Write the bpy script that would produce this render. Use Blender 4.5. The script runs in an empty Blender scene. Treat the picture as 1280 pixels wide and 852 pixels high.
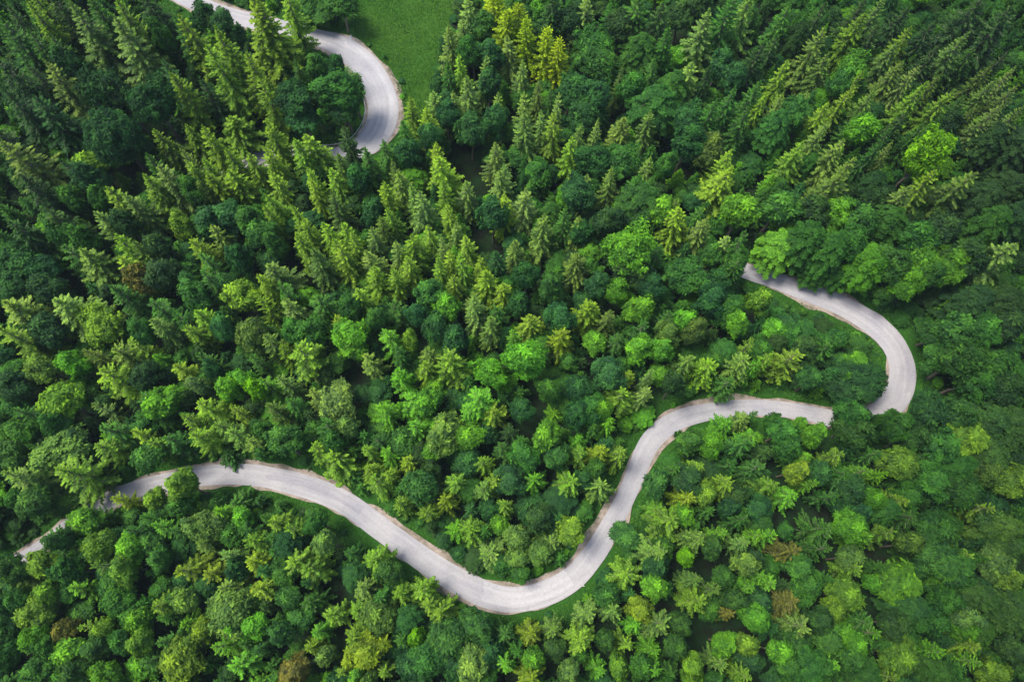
import bpy, math, random
import numpy as np
from mathutils import Vector

random.seed(7)
rng = np.random.default_rng(7)
scene = bpy.context.scene
COL = scene.collection

# ------------------------------------------------------------------ camera
F = 900.0                      # focal length in photo pixels (photo 1280 x 852)
TILT = math.atan(300.0 / F)
CAM_H = 115.0
HAZE = 0.0001
cd = bpy.data.cameras.new("camera")
cam = bpy.data.objects.new("camera", cd)
COL.objects.link(cam)
cam.location = (0, 0, CAM_H)
cam.rotation_euler = (TILT, 0, 0)
cd.sensor_width = 36.0
cd.lens = F / 1280.0 * 36.0
cd.clip_start = 1.0
cd.clip_end = 5000.0
scene.camera = cam
CT, ST = math.cos(TILT), math.sin(TILT)


def terrain(x, y):
    return (1.3 * np.sin(x / 31.0 + 1.0) * np.cos(y / 27.0) + 0.8 * np.sin((x + y) / 19.0)
            + 0.00006 * np.maximum(0, np.hypot(x, y - 30) - 160) ** 2)


def ray(px, py):
    a, b = (px - 640.0) / F, (426.0 - py) / F
    return np.array([a, b * CT + ST, b * ST - CT])


def at(px, py, h=0.0):
    """world point h metres above the ground seen at photo pixel px, py"""
    d = ray(px, py)
    z = h
    for _ in range(6):
        t = (CAM_H - z) / -d[2]
        x, y = d[0] * t, d[1] * t
        z = h + float(terrain(x, y))
    return np.array([x, y, z]), t


def proj(x, y, z):
    vy, vz = y, z - CAM_H
    yc = vy * CT + vz * ST
    zc = -vy * ST + vz * CT
    return 640.0 + F * x / -zc, 426.0 - F * yc / -zc


# ------------------------------------------------------------------ materials
def new_mat(name):
    m = bpy.data.materials.new(name)
    m.use_nodes = True
    nt = m.node_tree
    for n in list(nt.nodes):
        nt.nodes.remove(n)
    return m, nt, nt.nodes, nt.links


def N(nodes, kind, **kw):
    n = nodes.new(kind)
    for k, v in kw.items():
        setattr(n, k, v)
    return n


def mixc(nodes, links, fac, a, b, mode='MIX'):
    n = N(nodes, 'ShaderNodeMix', data_type='RGBA', blend_type=mode)
    for sock, v in ((n.inputs['Factor'], fac), (n.inputs[6], a), (n.inputs[7], b)):
        if isinstance(v, (int, float)):
            sock.default_value = v
        elif isinstance(v, tuple):
            sock.default_value = (*v, 1) if len(v) == 3 else v
        else:
            links.new(v, sock)
    return n.outputs[2]


def foliage_mat(name, from_instancer=False, translucent=0.22):
    m, nt, nd, lk = new_mat(name)
    if from_instancer:
        src = N(nd, 'ShaderNodeAttribute', attribute_type='INSTANCER', attribute_name='tint').outputs['Color']
    else:
        src = N(nd, 'ShaderNodeObjectInfo').outputs['Color']
    rnd = N(nd, 'ShaderNodeAttribute', attribute_name='rnd').outputs['Fac']
    yng = N(nd, 'ShaderNodeAttribute', attribute_name='yng').outputs['Fac']
    ramp = N(nd, 'ShaderNodeValToRGB')
    lk.new(rnd, ramp.inputs[0])
    e = ramp.color_ramp.elements
    e[0].color = (0.36, 0.44, 0.55, 1)
    e[1].color = (1.62, 1.5, 1.05, 1)
    c = mixc(nd, lk, 1.0, src, ramp.outputs[0], 'MULTIPLY')
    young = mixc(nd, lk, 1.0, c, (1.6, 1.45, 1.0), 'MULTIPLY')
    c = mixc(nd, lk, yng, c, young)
    bs = N(nd, 'ShaderNodeBsdfPrincipled')
    lk.new(c, bs.inputs['Base Color'])
    bs.inputs['Roughness'].default_value = 0.6
    bs.inputs['Specular IOR Level'].default_value = 0.10
    tr = N(nd, 'ShaderNodeBsdfTranslucent')
    lk.new(mixc(nd, lk, 1.0, c, (1.1, 1.2, 0.5), 'MULTIPLY'), tr.inputs['Color'])
    mx = N(nd, 'ShaderNodeMixShader')
    mx.inputs[0].default_value = translucent
    lk.new(bs.outputs[0], mx.inputs[1])
    lk.new(tr.outputs[0], mx.inputs[2])
    out = N(nd, 'ShaderNodeOutputMaterial')
    lk.new(mx.outputs[0], out.inputs['Surface'])
    return m


def bark_mat(name, c1, c2):
    m, nt, nd, lk = new_mat(name)
    tc = N(nd, 'ShaderNodeTexCoord')
    ns = N(nd, 'ShaderNodeTexNoise')
    ns.inputs['Scale'].default_value = 6
    ns.inputs['Detail'].default_value = 5
    lk.new(tc.outputs['Object'], ns.inputs['Vector'])
    c = mixc(nd, lk, ns.outputs['Fac'], c1, c2)
    bs = N(nd, 'ShaderNodeBsdfPrincipled')
    lk.new(c, bs.inputs['Base Color'])
    bs.inputs['Roughness'].default_value = 0.9
    out = N(nd, 'ShaderNodeOutputMaterial')
    lk.new(bs.outputs[0], out.inputs['Surface'])
    return m


LEAF = foliage_mat("leaf", False)
LEAF_MASS = foliage_mat("leaf_mass", True)
BARK = bark_mat("bark", (0.10, 0.075, 0.055), (0.22, 0.18, 0.14))


# ------------------------------------------------------------------ mesh helpers
def mesh_from(name, verts, faces, mat, attrs=None, smooth=False):
    """verts (n,3) array; faces (m,k) array of one size"""
    me = bpy.data.meshes.new(name)
    verts = np.asarray(verts, dtype=np.float32)
    faces = np.asarray(faces, dtype=np.int32)
    k = faces.shape[1]
    me.vertices.add(len(verts))
    me.vertices.foreach_set('co', verts.ravel())
    me.loops.add(faces.size)
    me.loops.foreach_set('vertex_index', faces.ravel())
    me.polygons.add(len(faces))
    me.polygons.foreach_set('loop_start', np.arange(0, faces.size, k, dtype=np.int32))
    if smooth:
        me.polygons.foreach_set('use_smooth', np.ones(len(faces), dtype=bool))
    for nm, arr in (attrs or {}).items():
        a = me.attributes.new(nm, 'FLOAT', 'POINT')
        a.data.foreach_set('value', np.asarray(arr, dtype=np.float32))
    me.update(calc_edges=True)
    me.validate()
    if mat:
        me.materials.append(mat)
    return me


def norm(v):
    return v / np.maximum(np.linalg.norm(v, axis=-1, keepdims=True), 1e-9)


class Leaves:
    """collects four-cornered leaves / twigs"""
    def __init__(self):
        self.v, self.r, self.y = [], [], []

    def blades(self, p0, p1, side, w, rnd, yng, fat=0.45):
        """slim blades from p0 to p1 with half-width vector side*w"""
        m = p0 + (p1 - p0) * fat
        s = side * np.asarray(w)[:, None]
        q = np.stack([p0, m + s, p1, m - s], axis=1)
        self.v.append(q.reshape(-1, 3))
        self.r.append(np.repeat(rnd, 4))
        self.y.append(np.repeat(yng, 4))

    def mesh(self, name, mat):
        v = np.concatenate(self.v)
        f = np.arange(len(v), dtype=np.int32).reshape(-1, 4)
        return mesh_from(name, v, f, mat, {'rnd': np.concatenate(self.r), 'yng': np.concatenate(self.y)})


def tapered_tube(path, radii, sides=7):
    vs, fs = [], []
    path = np.asarray(path, float)
    for i, (p, r) in enumerate(zip(path, radii)):
        d = path[min(i + 1, len(path) - 1)] - path[max(i - 1, 0)]
        d = d / np.linalg.norm(d)
        a = np.cross(d, [0.31, 0.95, 0.05] if abs(d[2]) > 0.5 else [0, 0, 1])
        a /= np.linalg.norm(a)
        b = np.cross(d, a)
        for k in range(sides):
            t = 2 * math.pi * k / sides
            vs.append(p + r * (math.cos(t) * a + math.sin(t) * b))
    n = len(path)
    for i in range(n - 1):
        for k in range(sides):
            fs.append((i * sides + k, i * sides + (k + 1) % sides, (i + 1) * sides + (k + 1) % sides, (i + 1) * sides + k))
    return vs, fs


def join_tubes(tubes):
    V, Fc, o = [], [], 0
    for vs, fs in tubes:
        V += list(vs)
        Fc += [tuple(i + o for i in f) for f in fs]
        o += len(vs)
    return np.array(V), np.array(Fc)


# ------------------------------------------------------------------ spruce
SP_H, SP_R = 16.0, 3.0


def spruce_meshes(seed, droop=0.25, density=1.0, fullness=1.0, gap=0.0, power=0.62, bushy=False, step=1.0):
    r = np.random.default_rng(seed)
    L = Leaves()
    limbs = []
    lean = r.normal(0, 0.12, 2)

    def axis(h):
        return np.array([lean[0] * h ** 2, lean[1] * h ** 2, h * SP_H])
    h = 0.12
    while h < 0.985:
        t = 1 - h
        Lb = SP_R * t ** power * (0.92 + 0.16 * r.random())
        if h < 0.3:
            Lb *= 0.55 + 1.5 * h
        nb = int(round((5 if h > 0.9 else 6.5 + r.random()) * density))
        ph0 = r.random() * 6.283
        for k in range(nb):
            if r.random() < gap:
                continue
            ph = ph0 + 6.283 * k / nb + r.normal(0, 0.16)
            ln = Lb * (0.66 + 0.5 * r.random())
            hz = h + r.normal(0, 0.008)
            base = axis(hz)
            dirx = np.array([math.cos(ph), math.sin(ph), 0.0])
            up0 = 0.75 * h ** 2.5 + 0.10 - droop * t           # slope at the stem
            bend = -0.34 * droop / 0.25 * (0.35 + 0.65 * t)
            n = max(4, int(ln / 0.26))
            s = np.linspace(0.04, 1.0, n)
            pts = base + dirx * (s * ln)[:, None]
            pts[:, 2] += ln * (up0 * s + bend * s ** 2 + 0.16 * s ** 4 * t)
            pts[:, :2] += (np.array([-dirx[1], dirx[0]]) * (r.normal(0, 0.10) * ln)) * (s ** 2)[:, None]
            tang = norm(np.gradient(pts, axis=0))
            side = norm(np.cross(tang, [0, 0, 1.0]))
            limbs.append((pts[[0, n // 2, n - 1]], [0.035 + 0.012 * ln, 0.02 + 0.006 * ln, 0.008]))
            yb = np.clip((h - 0.62) * 1.5, 0, 0.55)
            brt = r.normal(0, 0.20)
            # twigs to both sides, longest in the middle of the branch
            prof = (0.14 + 0.30 * np.sin(np.clip(s, 0, 1) * 2.7 + 0.25)) * min(ln, 2.2) * 0.62 * fullness
            for sg in (-1, 1):
                for rep in range(2):
                    jit = r.normal(0, 0.16, (n, 3))
                    d = norm(side * sg * (0.85 if rep == 0 else 0.5) + tang * (0.62 if rep == 0 else 0.95) + np.array([0, 0, -0.28 if rep == 0 else 0.22]) + jit)
                    ll = prof * (0.75 + 0.5 * r.random(n)) * (1.0 if rep == 0 else 0.6)
                    p0 = pts + r.normal(0, 0.03, (n, 3))
                    p1 = p0 + d * ll[:, None]
                    w = 0.075 + 0.055 * r.random(n) + 0.05 * ll
                    sd = norm(np.cross(d, norm(np.array([0, 0, 1.0]) + r.normal(0, 0.35, (n, 3)))))
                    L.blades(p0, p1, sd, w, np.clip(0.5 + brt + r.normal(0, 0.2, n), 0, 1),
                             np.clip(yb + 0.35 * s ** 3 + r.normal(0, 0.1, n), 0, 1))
            # spine spray
            L.blades(pts[:-1], pts[1:] + (pts[1:] - pts[:-1]) * 0.6, side[:-1], 0.10 + 0.06 * r.random(n - 1),
                     np.clip(0.72 + brt + r.normal(0, 0.15, n - 1), 0, 1), np.clip(yb + 0.25 + 0.3 * s[1:] ** 2, 0, 1))
            if bushy:
                q = pts + r.normal(0, 0.16, (n, 3))
                d = norm(np.array([0, 0, 0.9]) + r.normal(0, 0.6, (n, 3)))
                L.blades(q, q + d * 0.4, norm(np.cross(d, r.normal(0, 1, (n, 3)))), 0.10 * np.ones(n),
                         np.clip(r.normal(0.6, 0.2, n), 0, 1), np.clip(yb + r.normal(0.2, 0.1, n), 0, 1))
        h += (0.60 + 0.20 * r.random()) / SP_H * step * (0.62 if h > 0.85 else 1.0)
    # leader shoot
    n = 26
    z = np.linspace(0.955, 1.01, n)
    p0 = np.stack([axis(q) for q in z])
    a = r.random(n) * 6.283
    d = norm(np.stack([np.cos(a), np.sin(a), 1.3 * np.ones(n)], 1))
    L.blades(p0, p0 + d * 0.32, norm(np.cross(d, r.normal(0, 1, (n, 3)))), 0.05 * np.ones(n), 0.7 * np.ones(n), 0.7 * np.ones(n))
    crown = L.mesh("spruce_crown_mesh", LEAF)
    hh = np.linspace(0, 1, 9)
    tubes = [tapered_tube([axis(q) for q in hh], 0.26 * (1 - hh) ** 0.8 + 0.015, 8)]
    for p, rr in limbs[::2]:
        tubes.append(tapered_tube(p, rr, 4))
    v, f = join_tubes(tubes)
    trunk = mesh_from("spruce_trunk_mesh", v, f, BARK, smooth=True)
    return crown, trunk


# ------------------------------------------------------------------ broadleaf
BR_H, BR_R = 16.0, 3.0


def trunk_for(r, tips, name, top=0.55):
    hh = np.linspace(0, top, 6)
    wob = r.normal(0, 0.12, (6, 2))
    wob[0] = 0
    path = np.column_stack([wob, hh * BR_H])
    tubes = [tapered_tube(path, np.linspace(0.24, 0.10, 6), 8)]
    for tp in tips:
        k = r.integers(3, 6)
        b = path[k]
        m = (b + tp) / 2 + np.array([0, 0, -0.3]) + r.normal(0, 0.15, 3)
        tubes.append(tapered_tube([b, m, tp], [0.09, 0.055, 0.02], 5))
    v, f = join_tubes(tubes)
    return mesh_from(name, v, f, BARK, smooth=True)


def lobed_meshes(seed, nl=84, leaf=0.30, lobe=(0.42, 0.80), per=56, small=False):
    """crown of many small leafy sprigs gathered on a handful of boughs"""
    r = np.random.default_rng(seed)
    L = Leaves()
    cz, vz = 0.66 * BR_H, 0.34 * BR_H
    tips = []
    ga = 2.39996
    off = r.random() * 6.28
    nb = int(r.integers(9, 15)) if not small else 30
    boughs = norm(np.column_stack([r.normal(0, 1, nb), r.normal(0, 1, nb), r.normal(0.45, 0.6, nb)]))
    reach = r.uniform(0.86, 1.14, nb) if not small else r.uniform(0.97, 1.03, nb)
    hue = r.normal(0, 0.10, nb)
    for i in range(nl):
        u = 1 - 1.55 * (i + 0.5) / nl + r.normal(0, 0.05)
        u = max(-0.7, min(0.99, u))
        ph = off + ga * i + r.normal(0, 0.3)
        rad = math.sqrt(max(0, 1 - u * u))
        dv = np.array([math.cos(ph) * rad, math.sin(ph) * rad, u])
        near = boughs @ dv
        kb = int(np.argmax(near))
        g = math.acos(max(-1, min(1, near[kb])))
        depth = reach[kb] * (1.0 - (0.55 if not small else 0.10) * min(1.0, g / 0.7) ** 1.5) * r.uniform(0.86, 1.02)
        c = np.array([dv[0] * BR_R, dv[1] * BR_R, u * vz]) * depth * 0.93 + np.array([0, 0, cz])
        R = r.uniform(*lobe)
        n = int(per * (R / 0.55) ** 1.6)
        axis = norm(dv * np.array([1, 1, 0.8]) + np.array([0, 0, 0.55]))
        d = norm(r.normal(0, 1, (n, 3)) + axis * 0.75)
        ln = R * (0.55 + 0.75 * r.random(n))
        root = c + r.normal(0, 0.10, (n, 3)) - axis * R * 0.35
        p = root + d * ln[:, None]
        nrm = norm(axis * 0.9 + d * 0.25 + r.normal(0, 0.42, (n, 3)))
        t = norm(d - nrm * np.sum(d * nrm, 1)[:, None])
        b = np.cross(nrm, t)
        sz = leaf * (0.65 + 0.75 * r.random(n))
        q = np.stack([p - t * sz[:, None], p + b * (sz * 0.42)[:, None], p + t * sz[:, None] - np.array([0, 0, 0.07]), p - b * (sz * 0.42)[:, None]], 1)
        L.v.append(q.reshape(-1, 3))
        lb = hue[kb] + r.normal(0, 0.19)
        L.r.append(np.repeat(np.clip(0.5 + lb + r.normal(0, 0.18, n), 0, 1), 4))
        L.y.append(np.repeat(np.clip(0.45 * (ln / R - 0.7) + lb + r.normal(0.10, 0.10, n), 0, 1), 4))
        if i % 7 == 0:
            tips.append(c)
    # leaves deeper in, so that the crown is not hollow
    n = 1500
    d = norm(r.normal(0, 1, (n, 3)))
    p = d * (r.random(n) ** 0.5 * 0.68)[:, None] * np.array([BR_R, BR_R, vz]) + np.array([0, 0, cz])
    nrm = norm(np.array([0, 0, 1.0]) + r.normal(0, 0.6, (n, 3)))
    t = norm(np.cross(nrm, r.normal(0, 1, (n, 3))))
    b = np.cross(nrm, t)
    q = np.stack([p - t * 0.3, p + b * 0.2, p + t * 0.3, p - b * 0.2], 1)
    L.v.append(q.reshape(-1, 3)); L.r.append(np.full(4 * n, 0.4)); L.y.append(np.zeros(4 * n))
    crown = L.mesh("broadleaf_crown_mesh", LEAF)
    return crown, trunk_for(r, tips, "broadleaf_trunk_mesh")


def spray_meshes(seed, nb=150, leaf=0.155):
    """beech: layered, arching sprays of leaves"""
    r = np.random.default_rng(seed)
    L = Leaves()
    tips = []
    ga = 2.39996
    for i in range(nb):
        g = (i + 0.5) / nb
        h = 0.98 - 0.62 * g
        ph = ga * i + r.normal(0, 0.25)
        prof = math.sin(min(1.0, (1.03 - h) / 0.42) * math.pi / 2) ** 0.8
        ln = BR_R * prof * r.uniform(0.75, 1.15) + 0.3
        b = np.array([0, 0, (h - 0.03) * BR_H]) + r.normal(0, 0.18, 3)
        d = np.array([math.cos(ph), math.sin(ph), 0])
        n = max(6, int(ln / 0.13))
        s = np.linspace(0.12, 1, n)
        pts = b + d * (s * ln)[:, None]
        pts[:, 2] += ln * (0.42 * s - 0.75 * s ** 2)
        pts[:, :2] += (np.array([-d[1], d[0]]) * r.normal(0, 0.14) * ln) * (s ** 2)[:, None]
        tang = norm(np.gradient(pts, axis=0))
        side = norm(np.cross(tang, [0, 0, 1.0]))
        lb = r.normal(0, 0.12)
        wid = (0.10 + 0.42 * np.sin(s * 2.8 + 0.1)) * min(1.0, ln / 2.0) + 0.08
        for rep in range(12):
            o = (r.random(n) * 2 - 1)
            p = pts + side * (o * wid)[:, None] + r.normal(0, 0.05, (n, 3))
            p[:, 2] -= 0.30 * np.abs(o) * wid + 0.02 * rep
            nrm = norm(np.array([0, 0, 1.0]) + d * 0.35 + side * (o * 0.35)[:, None] + r.normal(0, 0.3, (n, 3)))
            t = norm(tang * 0.7 + side * np.sign(o)[:, None] * 0.8 + r.normal(0, 0.25, (n, 3)))
            t = norm(t - nrm * np.sum(t * nrm, 1)[:, None])
            bb = np.cross(nrm, t)
            sz = leaf * (0.6 + 0.7 * r.random(n))
            q = np.stack([p - t * sz[:, None], p + bb * (sz * 0.55)[:, None], p + t * sz[:, None], p - bb * (sz * 0.55)[:, None]], 1)
            L.v.append(q.reshape(-1, 3))
            L.r.append(np.repeat(np.clip(0.5 + lb + r.normal(0, 0.18, n), 0, 1), 4))
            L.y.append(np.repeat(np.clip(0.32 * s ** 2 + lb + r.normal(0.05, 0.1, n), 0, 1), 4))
        if i % 8 == 0:
            tips.append(pts[n // 2])
    crown = L.mesh("beech_crown_mesh", LEAF)
    return crown, trunk_for(r, tips, "beech_trunk_mesh", 0.9)


# templates: kind -> list of (crown mesh, trunk mesh)
TEMPL = {
    'S': [spruce_meshes(11, 0.26, power=0.78), spruce_meshes(12, 0.34, 0.9, 1.1, 0.06, 0.74), spruce_meshes(13, 0.18, 1.05, 0.9, 0.03, 0.84),
          spruce_meshes(14, 0.30, 0.9, 1.0, 0.10, 0.70), spruce_meshes(15, 0.22, 1.0, 1.05, 0.04, 0.88), spruce_meshes(16, 0.4, 0.85, 1.05, 0.12, 0.72)],
    'L': [spruce_meshes(21, 0.10, 1.1, 0.8, 0.0, 0.5, True), spruce_meshes(22, 0.12, 1.1, 0.85, 0.03, 0.55, True)],
    'B': [lobed_meshes(31), lobed_meshes(32, 105, 0.26, (0.38, 0.66), 50), lobed_meshes(33, 66, 0.33, (0.5, 0.95), 58),
          lobed_meshes(34, 90, 0.28, (0.36, 0.9), 52), lobed_meshes(35, 76, 0.27, (0.45, 0.8), 60)],
    'F': [spruce_meshes(61, 0.16, 0.80, 0.95, 0.10, 0.62, step=1.35), spruce_meshes(62, 0.08, 0.72, 1.05, 0.12, 0.56, step=1.5), spruce_meshes(63, 0.22, 0.85, 0.95, 0.08, 0.66, step=1.3),
          spruce_meshes(64, 0.12, 0.70, 1.1, 0.14, 0.6, step=1.4), spruce_meshes(65, 0.18, 0.9, 0.9, 0.10, 0.58, True, step=1.5)],
    'W': [spray_meshes(41), spray_meshes(42, 130, 0.17), spray_meshes(43, 175, 0.14), spray_meshes(44, 150, 0.16)],
    'G': [lobed_meshes(71, 190, 0.19, (0.26, 0.5), 44), lobed_meshes(72, 160, 0.20, (0.28, 0.6), 46)],
    'T': [lobed_meshes(51, 170, 0.18, (0.36, 0.5), 64, small=True)],
}

PAL = {
    'd': (0.026, 0.074, 0.022), 'b': (0.024, 0.092, 0.027), 'g': (0.036, 0.125, 0.022),
    'p': (0.108, 0.210, 0.050), 'y': (0.122, 0.248, 0.026), 'l': (0.078, 0.240, 0.021),
    'X': (0.120, 0.330, 0.010), 'Y': (0.125, 0.225, 0.020), 'o': (0.070, 0.142, 0.028), 'O': (0.112, 0.126, 0.030),
}
CNAME = {'d': 'dark green', 'b': 'blue-green', 'g': 'mid green', 'p': 'pale sage-green', 'y': 'yellow-green',
         'l': 'bright green', 'X': 'vivid lime', 'Y': 'golden yellow', 'o': 'olive-brown', 'O': 'rust-orange'}

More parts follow.
